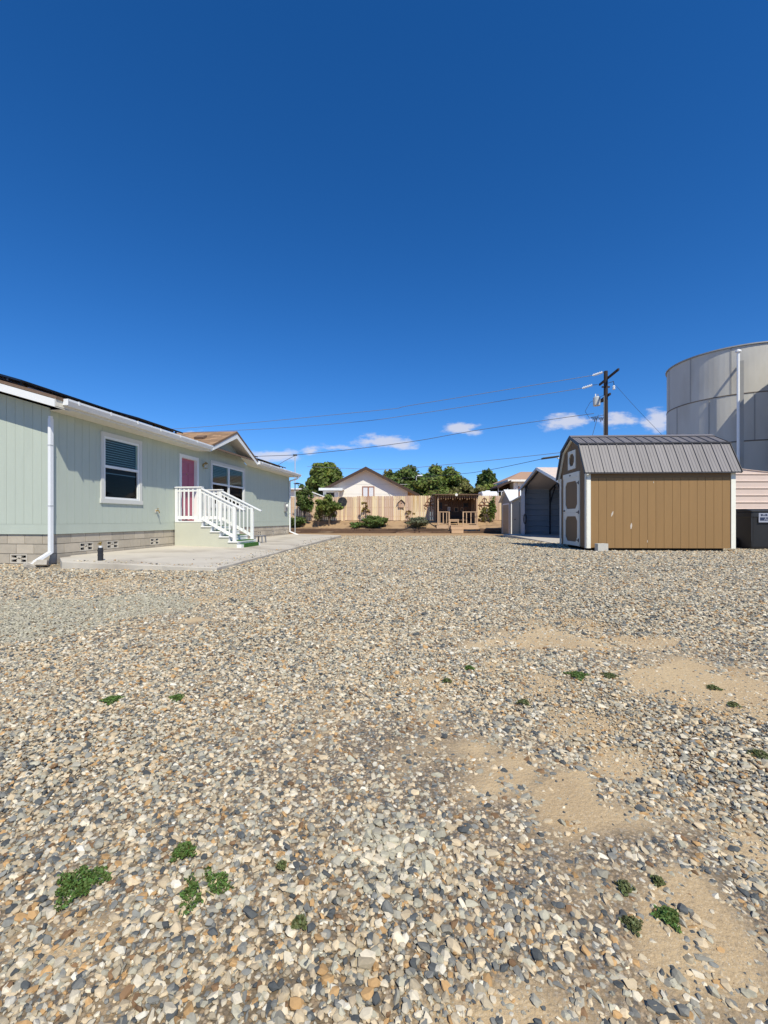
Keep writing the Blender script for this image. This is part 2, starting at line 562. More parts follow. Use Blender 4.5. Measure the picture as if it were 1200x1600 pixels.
# ------------------------------------------------------------------ ground
def gravel_ground_material():
    m = bpy.data.materials.new('gravel_ground')
    m.use_nodes = True
    nt = m.node_tree
    b = nt.nodes['Principled BSDF']
    b.inputs['Roughness'].default_value = 0.95
    b.inputs['Specular IOR Level'].default_value = 0.2
    geo = nt.nodes.new('ShaderNodeNewGeometry')
    pos = geo.outputs['Position']

    def noise(scale, detail=5, rough=.6):
        n = nt.nodes.new('ShaderNodeTexNoise')
        n.inputs['Scale'].default_value = scale
        n.inputs['Detail'].default_value = detail
        n.inputs['Roughness'].default_value = rough
        nt.links.new(pos, n.inputs['Vector'])
        return n.outputs['Fac']

    def rng(v, a, c, d=0., e=1.):
        n = nt.nodes.new('ShaderNodeMapRange')
        for i, q in enumerate((a, c, d, e)):
            n.inputs[i + 1].default_value = q
        nt.links.new(v, n.inputs[0])
        return n.outputs[0]

    def mix(f, c1, c2):
        n = nt.nodes.new('ShaderNodeMix')
        n.data_type = 'RGBA'
        if isinstance(f, float):
            n.inputs[0].default_value = f
        else:
            nt.links.new(f, n.inputs[0])
        for i, c in ((6, c1), (7, c2)):
            if isinstance(c, tuple):
                n.inputs[i].default_value = (*c, 1)
            else:
                nt.links.new(c, n.inputs[i])
        return n.outputs[2]

    # sandy soil with grit
    sand = mix(rng(noise(2.2), .38, .62), (0.53, 0.395, 0.23), (0.45, 0.325, 0.185))
    sand = mix(rng(noise(160, 3), .53, .66, 0, .7), sand, (0.58, 0.48, 0.34))
    sand = mix(rng(noise(95, 3), .57, .68, 0, .4), sand, (0.18, 0.14, 0.10))
    # pebbles too far away to tell apart
    vo = nt.nodes.new('ShaderNodeTexVoronoi')
    vo.inputs['Scale'].default_value = 30
    nt.links.new(pos, vo.inputs['Vector'])
    sx = nt.nodes.new('ShaderNodeSeparateXYZ')
    nt.links.new(vo.outputs['Color'], sx.inputs[0])
    cr = nt.nodes.new('ShaderNodeValToRGB')
    cr.color_ramp.interpolation = 'CONSTANT'
    pal = STONE_RAMP
    el = cr.color_ramp.elements
    el[0].position = 0
    el[0].color = (*pal[0][1], 1)
    el[1].position = pal[1][0]
    el[1].color = (*pal[1][1], 1)
    for p, c in pal[2:]:
        e = el.new(p)
        e.color = (*c, 1)
    nt.links.new(sx.outputs[0], cr.inputs[0])
    peb = mix(rng(vo.outputs['Distance'], .45, .75, 0, .6), cr.outputs[0], (0.16, 0.13, 0.10))
    spz = nt.nodes.new('ShaderNodeSeparateXYZ')
    nt.links.new(pos, spz.inputs[0])
    # small chippings between the stones, gap shadows darkened into their colours
    v2 = nt.nodes.new('ShaderNodeTexVoronoi')
    v2.inputs['Scale'].default_value = 110
    nt.links.new(pos, v2.inputs['Vector'])
    s2 = nt.nodes.new('ShaderNodeSeparateXYZ')
    nt.links.new(v2.outputs['Color'], s2.inputs[0])
    cr2 = nt.nodes.new('ShaderNodeValToRGB')
    cr2.color_ramp.interpolation = 'CONSTANT'
    e2 = cr2.color_ramp.elements
    e2[0].color = (.34, .25, .16, 1)
    e2[1].position = .25
    e2[1].color = (.22, .175, .125, 1)
    for p_, c_ in ((.5, (.13, .12, .11)), (.68, (.40, .32, .23)), (.85, (.26, .24, .21))):
        e_ = e2.new(p_)
        e_.color = (*c_, 1)
    nt.links.new(s2.outputs[0], cr2.inputs[0])
    chips = mix(rng(v2.outputs['Distance'], .4, .7, 0, .8), cr2.outputs[0], (.15, .115, .075))
    sa_ = nt.nodes.new('ShaderNodeAttribute')
    sa_.attribute_name = 'sand'
    sand = mix(rng(sa_.outputs['Fac'], -.2, .38), chips, sand)
    far = rng(spz.outputs[1], 7, 10)
    # bare earth in front of the timber edging, and beyond
    wob = nt.nodes.new('ShaderNodeMath')
    wob.operation = 'MULTIPLY_ADD'
    wob.inputs[1].default_value = 2.0
    nt.links.new(noise(.8), wob.inputs[0])
    nt.links.new(spz.outputs[1], wob.inputs[2])
    bare = rng(wob.outputs[0], 28.0, 28.8)
    c = mix(far, sand, peb)
    c = mix(bare, c, mix(rng(noise(1.3), .4, .6), (0.44, 0.30, 0.17), (0.38, 0.25, 0.14)))
    nt.links.new(c, b.inputs['Base Color'])
    bp = nt.nodes.new('ShaderNodeBump')
    bp.inputs['Strength'].default_value = 0.6
    bp.inputs['Distance'].default_value = 0.014
    nt.links.new(noise(60, 6), bp.inputs['Height'])
    nt.links.new(bp.outputs[0], b.inputs['Normal'])
    MATS['gravel_ground'] = m


STONE_RAMP = [(0.0, (0.545, 0.435, 0.285)), (0.18, (0.435, 0.36, 0.245)), (0.32, (0.59, 0.515, 0.385)), (0.44, (0.335, 0.31, 0.245)),
              (0.55, (0.21, 0.207, 0.185)), (0.67, (0.088, 0.094, 0.094)), (0.765, (0.41, 0.38, 0.285)), (0.855, (0.455, 0.28, 0.125)),
              (0.915, (0.215, 0.127, 0.065)), (0.95, (0.62, 0.57, 0.465))]
gravel_ground_material()


def axis(dense0, dense1, step, lo, hi):
    a = list(np.arange(dense0, dense1 + 1e-6, step))
    s, x = step, dense1
    while x < hi:
        s *= 1.5
        x += s
        a.append(min(x, hi))
    s, x = step, dense0
    while x > lo:
        s *= 1.5
        x -= s
        a.insert(0, max(x, lo))
    return a


def sand_amount(x, y):
    """0 = covered in gravel, 1 = bare sand"""
    best = 0.0
    for cx, cy, rx, ry, rot, amp in SAND:
        dx, dy = x - cx, y - cy
        c, s = math.cos(rot), math.sin(rot)
        u, v = (dx * c + dy * s) / rx, (-dx * s + dy * c) / ry
        q = amp * (1.25 - math.sqrt(u * u + v * v))
        best = max(best, q)
    return best


SAND = []


def sand_px(px, py, wpx, hpx, rot=0.0, amp=1.0):
    c = on_ground(px, py)
    e = on_ground(px + wpx, py)
    t0, t1 = on_ground(px, py - hpx), on_ground(px, py + hpx)
    SAND.append((c.x, c.y, abs(e.x - c.x) * 1.3, abs(t0.y - t1.y) / 2 * 1.3, rot, amp))


sand_px(840, 1000, 95, 22, 0, .9)
sand_px(930, 978, 60, 10, 0, .55)
sand_px(1010, 1000, 60, 14, 0, .6)
sand_px(1085, 1068, 95, 42, 0, 1.0)
sand_px(850, 1070, 60, 40, 0, .75)
sand_px(935, 1130, 75, 40, 0, 1.1)
sand_px(985, 1185, 55, 32, 0, 1.0)
sand_px(880, 1240, 55, 40, 0, .75)
sand_px(1050, 1380, 100, 60, 0, .6)
sand_px(1170, 1330, 90, 100, 0, .7)
sand_px(1150, 1500, 90, 60, 0, .5)
sand_px(960, 1290, 90, 60, 0, .42)
sand_px(1040, 1480, 60, 40, 0, .8)
sand_px(790, 1550, 90, 40, 0, .36)
sand_px(1010, 1570, 110, 40, 0, .42)
sand_px(140, 905, 160, 5, 0, .6)
sand_px(340, 935, 60, 8, 0, .5)

from mathutils import noise as mnoise


def fbm(x, y, s, seed=0.0):
    return mnoise.fractal(Vector((x * s, y * s, seed)), 1.0, 2.0, 4)


def sand_level(x, y):
    return 1.55 * sand_amount(x, y) + 0.7 * fbm(x, y, 1.3, 5) + 0.8 * fbm(x, y, 4.5, 9) - 0.40


gx = axis(-9, 10, 0.16, -500, 500)
gy = sorted(set([round(v, 3) for v in np.arange(.4, 10, .16)] + [round(v, 3) for v in np.arange(10, 41, .4)] + [-80, -40, -20, -10, -5, -2, 0] + [42, 44, 47, 52, 60, 75, 100, 150, 250, 450, 900]))
gv, gf = [], []
for j, y in enumerate(gy):
    for i, x in enumerate(gx):
        z = ground_z(x, y)
        if -16 < x < 18 and -3 < y < 30:
            z += 0.012 * mnoise.noise(Vector((x * .7, y * .7, 0)))
        gv.append((x, y, z))
W = len(gx)
for j in range(len(gy) - 1):
    for i in range(W - 1):
        gf.append((j * W + i, j * W + i + 1, (j + 1) * W + i + 1, (j + 1) * W + i))
gro = structure(MB().add(gv, gf).build('ground', 'gravel_ground', smooth=True))
sat = gro.data.attributes.new('sand', 'FLOAT', 'POINT')
sat.data.foreach_set('value', np.array([sand_level(x, y) if (abs(x) < 14 and .3 < y < 14) else 0.0 for (x, y, z) in gv], dtype=np.float32))


# ------------------------------------------------------------------ gravel stones
HU = Vector((0.1247, 0.9922, 0)).normalized()     # the house's long wall, away from the camera
HN = Vector((HU.y, -HU.x, 0))                     # outward from that wall
HO = Vector((-6.81, 9.15, 0))
SLAB = [(-0.62, 0.12), (-0.58, 3.9), (15.0, 2.65), (15.6, 0.0)]   # (along wall, out from wall)


def house_xy(t, b):
    return HO + HU * t + HN * b


def in_poly(x, y, poly):
    r = False
    n = len(poly)
    for i in range(n):
        x0, y0 = poly[i]
        x1, y1 = poly[(i + 1) % n]
        if (y0 > y) != (y1 > y) and x < (x1 - x0) * (y - y0) / (y1 - y0) + x0:
            r = not r
    return r


NOSTONE = [[tuple(house_xy(t, b)[:2]) for t, b in SLAB],
           [tuple(house_xy(t, b)[:2]) for t, b in ((0, 0), (15, 0), (15, -9), (0, -9))],
           [(5.7, 15.4), (6.6, 24.7), (14, 24.7), (14, 15.4)],
           [(5.08, 11.2), (8.63, 11.02), (8.72, 12.9), (5.17, 13.1)]]


def slab_z(b):
    return 0.43 - 0.025 * b


def slab_outer(t):
    return 3.9 + (2.65 - 3.9) * (t + 0.58) / 15.6


def gravel():
    P, R, S, T, I = [], [], [], [], []
    pale_c = on_ground(600, 1325)
    pale_r = (abs(on_ground(690, 1325).x - pale_c.x), abs(on_ground(600, 1270).y - on_ground(600, 1400).y) / 2)
    dust_c = on_ground(110, 955)
    dust_r = (abs(on_ground(270, 955).x - dust_c.x), abs(on_ground(110, 925).y - on_ground(110, 995).y) / 2)
    zones = [(0.6, 3.6, 7800, 0.0068), (3.6, 7.0, 5000, 0.0080), (7.0, 12.5, 2100, 0.0100), (12.5, 28.0, 600, 0.0137)]
    for d0, d1, dens, rad in zones:
        half = 0.857 * d1 + 1.4
        n = int(2 * half * (d1 - d0) * dens)
        xs = RNG.uniform(-half, half, n)
        ys = RNG.uniform(d0, d1, n)
        keep = np.abs(xs) < 0.857 * ys + 1.3
        if d0 >= 12:
            keep &= (xs > -3.2) & (xs < 8.2)
        xs, ys = xs[keep], ys[keep]
        rr = RNG.random((len(xs), 9))
        for k in range(len(xs)):
            x, y = float(xs[k]), float(ys[k])
            zadd = 0.0
            if y > 7.3 and any(in_poly(x, y, q) for q in NOSTONE):
                rel_ = Vector((x, y, 0)) - HO
                t_, b_ = rel_.dot(HU), rel_.dot(HN)
                # a few stones kicked up on to the patio slab
                if not (b_ > .9 and -.5 < t_ < 14 and rr[k][0] < .10 * math.exp(-min(slab_outer(t_) - .05 - b_, (t_ + .5) * 1.0) * 5)):
                    continue
                if slab_outer(t_) - .05 < b_:
                    continue
                zadd = slab_z(b_) - ground_z(x, y)
            if y > 27.2 + 0.6 * mnoise.noise(Vector((x * .8, 3, 0))):
                continue
            r = rr[k]
            sa = sand_level(x, y)
            pk = 1.0
            if sa > 0:
                pk = max(0.14, 1.0 - sa * 1.15)
            size = rad * math.exp((r[1] - .5) * 1.25) * (0.78 + 0.6 * r[2] ** 3)
            if pk < .6:
                size *= 0.75
            if r[0] > pk:
                if r[4] > (.62 if y < 4 else .42):
                    continue
                size *= .5 + .65 * r[5] * r[5]
            tint = r[3]
            u, v = (x - pale_c.x) / pale_r[0], (y - pale_c.y) / pale_r[1]
            q = math.sqrt(u * u + v * v) + 0.5 * fbm(x, y, 3, 2)
            if q < 1.0 and r[4] < 0.75 * (1.15 - q) + .2:
                tint = (0.80 if r[5] < .5 else 0.33 if r[5] < .8 else .45)
                size *= 1.3
            u, v = (x - dust_c.x) / dust_r[0], (y - dust_c.y) / dust_r[1]
            q = math.sqrt(u * u + v * v) + 0.5 * fbm(x, y, .9, 7)
            if q < 1.0 and r[4] < .85:
                tint = (0.80 if r[5] < .7 else 0.45)
            P.append((x, y, ground_z(x, y) + zadd + size * (0.12 + 0.5 * r[6] * min(1.0, pk))))
            big = 0.35 if r[7] < .8 else 1.0
            R.append(((r[8] - .5) * 2 * big, (r[5] - .5) * 2 * big, r[2] * 6.283))
            el = 0.75 + 0.5 * r[4]
            S.append((size * 1.15 * el, size * 0.9 / math.sqrt(el), size * (0.34 + 0.3 * r[6])))
            T.append(tint)
            I.append(int(r[7] * 997) % 10)
    me = bpy.data.meshes.new('gravel')
    me.from_pydata(P, [], [])
    a = me.attributes.new('rot', 'FLOAT_VECTOR', 'POINT')
    a.data.foreach_set('vector', np.array(R, dtype=np.float32).ravel())
    a = me.attributes.new('scl', 'FLOAT_VECTOR', 'POINT')
    a.data.foreach_set('vector', np.array(S, dtype=np.float32).ravel())
    a = me.attributes.new('tint', 'FLOAT', 'POINT')
    a.data.foreach_set('value', np.array(T, dtype=np.float32))
    a = me.attributes.new('pick', 'INT', 'POINT')
    a.data.foreach_set('value', np.array(I, dtype=np.int32))
    o = bpy.data.objects.new('gravel', me)
    COL.objects.link(o)
    o['kind'] = 'stuff'
    o['label'] = 'loose cream, grey and slate crushed stone gravel covering the yard'
    o['category'] = 'gravel'
    # stone material
    m = bpy.data.materials.new('gravel_stone')
    m.use_nodes = True
    nt = m.node_tree
    b = nt.nodes['Principled BSDF']
    b.inputs['Roughness'].default_value = 0.82
    b.inputs['Specular IOR Level'].default_value = 0.3
    at_ = nt.nodes.new('ShaderNodeAttribute')
    at_.attribute_type = 'INSTANCER'
    at_.attribute_name = 'tint'
    cr = nt.nodes.new('ShaderNodeValToRGB')
    cr.color_ramp.interpolation = 'CONSTANT'
    el = cr.color_ramp.elements
    el[0].color = (*STONE_RAMP[0][1], 1)
    el[1].position = STONE_RAMP[1][0]
    el[1].color = (*STONE_RAMP[1][1], 1)
    for p, c in STONE_RAMP[2:]:
        e = el.new(p)
        e.color = (*c, 1)
    nt.links.new(at_.outputs['Fac'], cr.inputs[0])
    oi = nt.nodes.new('ShaderNodeObjectInfo')
    tcn = nt.nodes.new('ShaderNodeTexCoord')
    nz = nt.nodes.new('ShaderNodeTexNoise')
    nz.noise_dimensions = '4D'
    nz.inputs['Scale'].default_value = 1.6
    nz.inputs['Detail'].default_value = 4
    nt.links.new(tcn.outputs['Object'], nz.inputs['Vector'])
    mul = nt.nodes.new('ShaderNodeMath')
    mul.operation = 'MULTIPLY'
    mul.inputs[1].default_value = 50
    nt.links.new(oi.outputs['Random'], mul.inputs[0])
    nt.links.new(mul.outputs[0], nz.inputs['W'])
    va = nt.nodes.new('ShaderNodeMath')
    va.operation = 'MULTIPLY_ADD'
    va.inputs[1].default_value = 0.5
    va.inputs[2].default_value = 0.55
    nt.links.new(nz.outputs['Fac'], va.inputs[0])
    vb = nt.nodes.new('ShaderNodeMath')
    vb.operation = 'MULTIPLY_ADD'
    vb.inputs[1].default_value = 0.42
    nt.links.new(oi.outputs['Random'], vb.inputs[0])
    nt.links.new(va.outputs[0], vb.inputs[2])
    h = nt.nodes.new('ShaderNodeHueSaturation')
    nt.links.new(cr.outputs[0], h.inputs['Color'])
    nt.links.new(vb.outputs[0], h.inputs['Value'])
    nt.links.new(h.outputs[0], b.inputs['Base Color'])
    MATS['gravel_stone'] = m
    # geometry nodes: ten crushed stones, one instance per point
    ng = bpy.data.node_groups.new('gravel_scatter', 'GeometryNodeTree')
    ng.interface.new_socket('Geometry', in_out='INPUT', socket_type='NodeSocketGeometry')
    ng.interface.new_socket('Geometry', in_out='OUTPUT', socket_type='NodeSocketGeometry')
    N, L = ng.nodes, ng.links
    gi, go = N.new('NodeGroupInput'), N.new('NodeGroupOutput')
    g2i = N.new('GeometryNodeGeometryToInstance')
    for k in range(10):
        ico = N.new('GeometryNodeMeshIcoSphere')
        ico.inputs['Radius'].default_value = 1.0
        ico.inputs['Subdivisions'].default_value = 1 if k % 3 == 0 else 2
        rv = N.new('FunctionNodeRandomValue')
        rv.data_type = 'FLOAT_VECTOR'
        rv.inputs['Min'].default_value = (-.42, -.42, -.42)
        rv.inputs['Max'].default_value = (.42, .42, .42)
        rv.inputs['Seed'].default_value = 100 + k
        spn = N.new('GeometryNodeSetPosition')
        L.new(ico.outputs['Mesh'], spn.inputs['Geometry'])
        L.new(rv.outputs['Value'], spn.inputs['Offset'])
        ch = N.new('GeometryNodeConvexHull')
        L.new(spn.outputs[0], ch.inputs[0])
        sm = N.new('GeometryNodeSetMaterial')
        sm.inputs['Material'].default_value = m
        L.new(ch.outputs[0], sm.inputs['Geometry'])
        L.new(sm.outputs[0], g2i.inputs[0])
    iop = N.new('GeometryNodeInstanceOnPoints')
    L.new(gi.outputs[0], iop.inputs['Points'])
    L.new(g2i.outputs[0], iop.inputs['Instance'])
    iop.inputs['Pick Instance'].default_value = True

    def named(nm, dt):
        n = N.new('GeometryNodeInputNamedAttribute')
        n.data_type = dt
        n.inputs['Name'].default_value = nm
        return n.outputs['Attribute']
    L.new(named('pick', 'INT'), iop.inputs['Instance Index'])
    e2r = N.new('FunctionNodeEulerToRotation')
    L.new(named('rot', 'FLOAT_VECTOR'), e2r.inputs[0])
    L.new(e2r.outputs[0], iop.inputs['Rotation'])
    L.new(named('scl', 'FLOAT_VECTOR'), iop.inputs['Scale'])
    L.new(iop.outputs[0], go.inputs[0])
    md = o.modifiers.new('scatter', 'NODES')
    md.node_group = ng
    print('gravel stones', len(P))


gravel()

# ------------------------------------------------------------------ concrete patio and carport slab
patio = structure(empty('patio', HO, math.atan2(HU.y, HU.x)))


def slab_panel(t0, t1, b0f, b1f, jag=False):
    n = 26
    top, bot = [], []
    ring = []
    for i in range(n + 1):
        t = t0 + (t1 - t0) * i / n
        ring.append((t, b0f(t)))
    for i in range(n + 1):
        t = t1 + (t0 - t1) * i / n
        ring.append((t, b1f(t)))
    if jag:   # the broken near edge
        m = 26
        b0, b1 = ring[-1][1], ring[0][1]
        for i in range(1, m):
            b = b0 + (b1 - b0) * i / m
            ring.append((t0 + 0.035 * mnoise.noise(Vector((b * 2.3, 0, 4))) + 0.02 * mnoise.noise(Vector((b * 9, 1, 4))), b))
    m = MB()
    k = len(ring)
    vs_ = [(t, -b, slab_z(b)) for t, b in ring] + [(t, -b, slab_z(b) - 0.22) for t, b in ring]
    m.add(vs_, [tuple(range(k - 1, -1, -1)), tuple(range(k, 2 * k))] + [(i, (i + 1) % k, k + (i + 1) % k, k + i) for i in range(k)])
    return m.build('slab', 'concrete', patio, bevel=0.012)


cuts = [-0.6, 3.4, 7.4, 11.4, 15.3]
for i in range(4):
    a, c = cuts[i] + 0.006, cuts[i + 1] - 0.006
    slab_panel(a, c, lambda t: 0.01 if t > 0.35 else 0.16 + max(0.0, .05 - t) * 1.0, lambda t: slab_outer(t) + 0.03 * mnoise.noise(Vector((t * 1.7, 0, 0))) + 0.012 * mnoise.noise(Vector((t * 7, 2, 0))), jag=(i == 0))
# broken lump of concrete left of the slab
mm = MB()
rnd = random.Random(3)
for k in range(9):
    c = Vector((-0.38 + rnd.uniform(-.16, .12), -(0.02 + rnd.uniform(-.16, .1)), 0.27 + rnd.uniform(-.05, .09)))
    ax = Euler((rnd.uniform(-.5, .5), rnd.uniform(-.5, .5), rnd.uniform(0, 3))).to_matrix()
    s = rnd.uniform(.05, .12)
    mm.obox(c, ax @ Vector((s, 0, 0)), ax @ Vector((0, s * .8, 0)), ax @ Vector((0, 0, s * .5)))
rub = mm.build('concrete_rubble', 'concrete_edge', bevel=0.012)
rub.location = HO
rub.rotation_euler = (0, 0, math.atan2(HU.y, HU.x))
tag(rub, 'broken lump of concrete under the near downspout, at the corner of the patio slab', 'rubble')

cs = MB().prism_z([(5.75, 15.5), (13.9, 15.5), (13.9, 24.6), (6.55, 24.6)], 0.2, 0.415)
structure(cs.build('carport_slab', 'concrete', bevel=0.01))

# ------------------------------------------------------------------ the green house
house = tag(empty('manufactured_house', HO, math.atan2(HU.y, HU.x)),
            'sage green single-storey house on a block foundation with pink door and white stair', 'house')
LEN, WID = 14.57, 8.2
ZB, ZW0, ZW1 = 0.90, 1.11, 3.43          # siding bottom, top of the belly band, soffit height
D_C, D_H, D_Z0, D_Z1 = 7.46, 1.87, 3.62, 4.43   # entrance gable: centre, half width, eave and ridge heights
PITCH = 0.29
WIN = [(1.35, 2.80, 1.60, 3.28), (6.40, 9.14, 1.62, 3.27)]
DOOR = (4.54, 5.62, 1.16, 3.22)
OPS = WIN + [DOOR]


def wall_top(t):
    g = D_Z1 - 0.20 - abs(t - D_C) * (D_Z1 - D_Z0) / D_H
    return max(ZW1, g) if abs(t - D_C) < D_H else ZW1


# sheathing behind the boards (with its openings), end walls and back wall
m = MB()
for (a, c, z0, z1) in rects(0.03, LEN - 0.03, ZB, ZW1, OPS):
    m.box(a, c, 0.02, 0.14, z0, z1)
m.prism_y([(D_C - 1.78, ZW1 + .002), (D_C + 1.78, ZW1 + .002), (D_C, D_Z1 - 0.22)], 0.02, 0.14)
m.prism_x([(0.145, ZB), (WID, ZB), (WID, ZW1), (WID / 2, ZW1 + PITCH * WID / 2), (0.145, ZW1 + .03)], 0.02, 0.12)
m.prism_x([(0.145, ZB), (WID, ZB), (WID, ZW1), (WID / 2, ZW1 + PITCH * WID / 2), (0.145, ZW1 + .03)], LEN - .12, LEN)
m.box(0.13, LEN - .13, WID - .1, WID, ZB, ZW1)
m.box(0.13, LEN - .13, 0.15, WID - .11, ZB, ZB + .03)
m.build('sheathing', 'sage_wall', house)

# vertical siding boards, one by one
BW = 0.2032
board_cache = {}


def siding_board(poly, face, mat_name, parent, name='siding_board'):
    """poly in wall coordinates; face 'long' or 'end'"""
    a0 = min(p[0] for p in poly)
    key = (face, mat_name, tuple((round(p[0] - a0, 4), round(p[1], 4)) for p in poly))
    if key not in board_cache:
        q = MB()
        if face == 'long':
            q.prism([(p[0] - a0, p[1]) for p in poly], lambda x, z: (x, -0.0, z), lambda x, z: (x, 0.018, z))
        else:
            q.prism([(p[0] - a0, p[1]) for p in poly], lambda y, z: (0.0, y, z), lambda y, z: (0.018, y, z))
        board_cache[key] = q.mesh(name, mat_name)
    loc = (a0, 0, 0) if face == 'long' else (0, a0, 0)
    return link_mesh(name, board_cache[key], parent, loc)


nb = int(LEN / BW) + 1
for i in range(nb):
    a, c = max(0.0, i * BW) + 0.0028, min(LEN, (i + 1) * BW) - 0.0028
    if c - a < .03:
        continue
    for (x0, x1, z0, z1) in rects(a, c, ZW0, 5.0, OPS):
        if z1 >= 4.9:
            pts = [(x0, z0), (x1, z0), (x1, wall_top(x1))]
            if x0 < D_C < x1:
                pts.append((D_C, wall_top(D_C)))
            pts.append((x0, wall_top(x0)))
        else:
            pts = [(x0, z0), (x1, z0), (x1, z1), (x0, z1)]
        siding_board(pts, 'long', 'sage_siding', house)
for i in range(int(WID / BW) + 1):
    a, c = i * BW + 0.0028, min(WID, (i + 1) * BW) - 0.0028
    if i == 0:
        a = 0.019
    if c - a < .03:
        continue
    zt = lambda y: ZW1 + 0.05 + PITCH * (WID / 2 - abs(y - WID / 2))
    pts = [(a, ZW0), (c, ZW0), (c, zt(c))] + ([(WID / 2, zt(WID / 2))] if a < WID / 2 < c else []) + [(a, zt(a))]
    siding_board(pts, 'end', 'sage_siding', house)
# belly band at the foot of the siding
MB().box(0.0, LEN, -0.006, 0.018, ZB, ZW0 - 0.004).build('skirt_board', 'sage_siding', house)
MB().box(-0.006, 0.014, 0.02, WID, ZB, ZW0 - 0.004).build('skirt_board', 'sage_siding', house)

# block foundation, block by block
found = MB()
vent_rows_long = {1: [1, 3, 7, 10, 25, 29, 33]}
BP = 0.4064
off_long = [0.13, 0.364, 0.161, 0.364]
vents_long = [(off_long[1] + BP * n, off_long[1] + BP * (n + 1)) for n in vent_rows_long[1]]
vent_end = (0.56, 0.56 + BP)
for (a, c, z0, z1) in rects(0.035, LEN - .03, 0.05, ZB - .003, [(v0 + .03, v1 - .03, .53, .67) for v0, v1 in vents_long]):
    found.box(a, c, 0.037, 0.12, z0, z1)
for (a, c, z0, z1) in rects(0.13, WID, 0.05, ZB - .003, [(vent_end[0] + .03, vent_end[1] - .03, .33, .47)]):
    found.box(0.037, 0.12, a, c, z0, z1)
foundation = found.build('foundation', 'mortar', house)
bmesh_cache = {}


def cmu(face, a, c, z0, z1):
    key = (face, round(c - a, 3))
    if key not in bmesh_cache:
        w = c - a
        q = MB()
        if face == 'long':
            q.box(0.006, w - .006, 0.024, 0.10, 0.006, 0.197)
        else:
            q.box(0.024, 0.10, 0.006, w - .006, 0.006, 0.197)
        bmesh_cache[key] = q.mesh('block', 'block')
    link_mesh('block', bmesh_cache[key], foundation, (a, 0, z0) if face == 'long' else (0, a, z0))


def vent_mesh(face):
    q = MB()
    w, h, f = BP - .01, 0.193, 0.026

    def put(x0, x1, z0, z1):
        if face == 'long':
            q.box(x0, x1, 0.026, 0.10, z0, z1)
        else:
            q.box(0.026, 0.10, x0, x1, z0, z1)
    put(0, w, 0, f); put(0, w, h - f, h); put(0, f, f, h - f); put(w - f, w, f, h - f)

    def poly(pts):
        if face == 'long':
            q.prism(pts, lambda x, z: (x, 0.034, z), lambda x, z: (x, 0.09, z))
        else:
            q.prism(pts, lambda x, z: (0.034, x, z), lambda x, z: (0.09, x, z))
    cx, cz = w / 2, h / 2
    # four curved arms meeting round a small diamond opening
    for sx in (-1, 1):
        for sz in (-1, 1):
            poly([(cx + sx * (w / 2 - f), cz + sz * 0.022), (cx + sx * 0.075, cz + sz * 0.014), (cx + sx * 0.045, cz + sz * 0.0),
                  (cx + sx * (w / 2 - f), cz)] if sx * sz > 0 else
                 [(cx + sx * (w / 2 - f), cz), (cx + sx * 0.045, cz), (cx + sx * 0.075, cz + sz * 0.014), (cx + sx * (w / 2 - f), cz + sz * 0.022)])
            poly([(cx, cz + sz * (h / 2 - f)), (cx + sx * 0.05, cz + sz * (h / 2 - f)), (cx + sx * 0.055, cz + sz * 0.03), (cx + sx * .03, cz + sz * .0), (cx, cz + sz * .032)])
    return q.mesh('vent_block', 'vent_block')


vml, vme = vent_mesh('long'), vent_mesh('end')
for row in range(4):
    z0 = ZB - 0.2032 * (row + 1) + 0.0
    n0 = -1
    for n in range(-1, 38):
        a, c = off_long[row] + BP * n, off_long[row] + BP * (n + 1)
        a, c = max(a, 0.035), min(c, LEN)
        if c - a < 0.05 or (row == 3 and n > 2):
            continue
        if row == 1 and n in vent_rows_long[1]:
            link_mesh('vent_block', vml, foundation, (a + .005, 0, z0 + .005))
        else:
            cmu('long', a, c, z0, z0 + .2)
    off = [0.21, 0.0, 0.153, 0.0][row]
    for n in range(-1, 21):
        a, c = off + BP * n, off + BP * (n + 1)
        a, c = max(a, 0.03), min(c, WID)
        if c - a < .05:
            continue
        if row == 2 and n == 1:
            link_mesh('vent_block', vme, foundation, (0, a + .005, z0 + .005))
        else:
            cmu('end', a, c, z0, z0 + .2)

# main roof, soffit, fascia, gutters
EB = 0.45
RT0, RT1 = -0.36, LEN + 0.30


def roof_z(b):
    return 3.62 + PITCH * (EB - b)


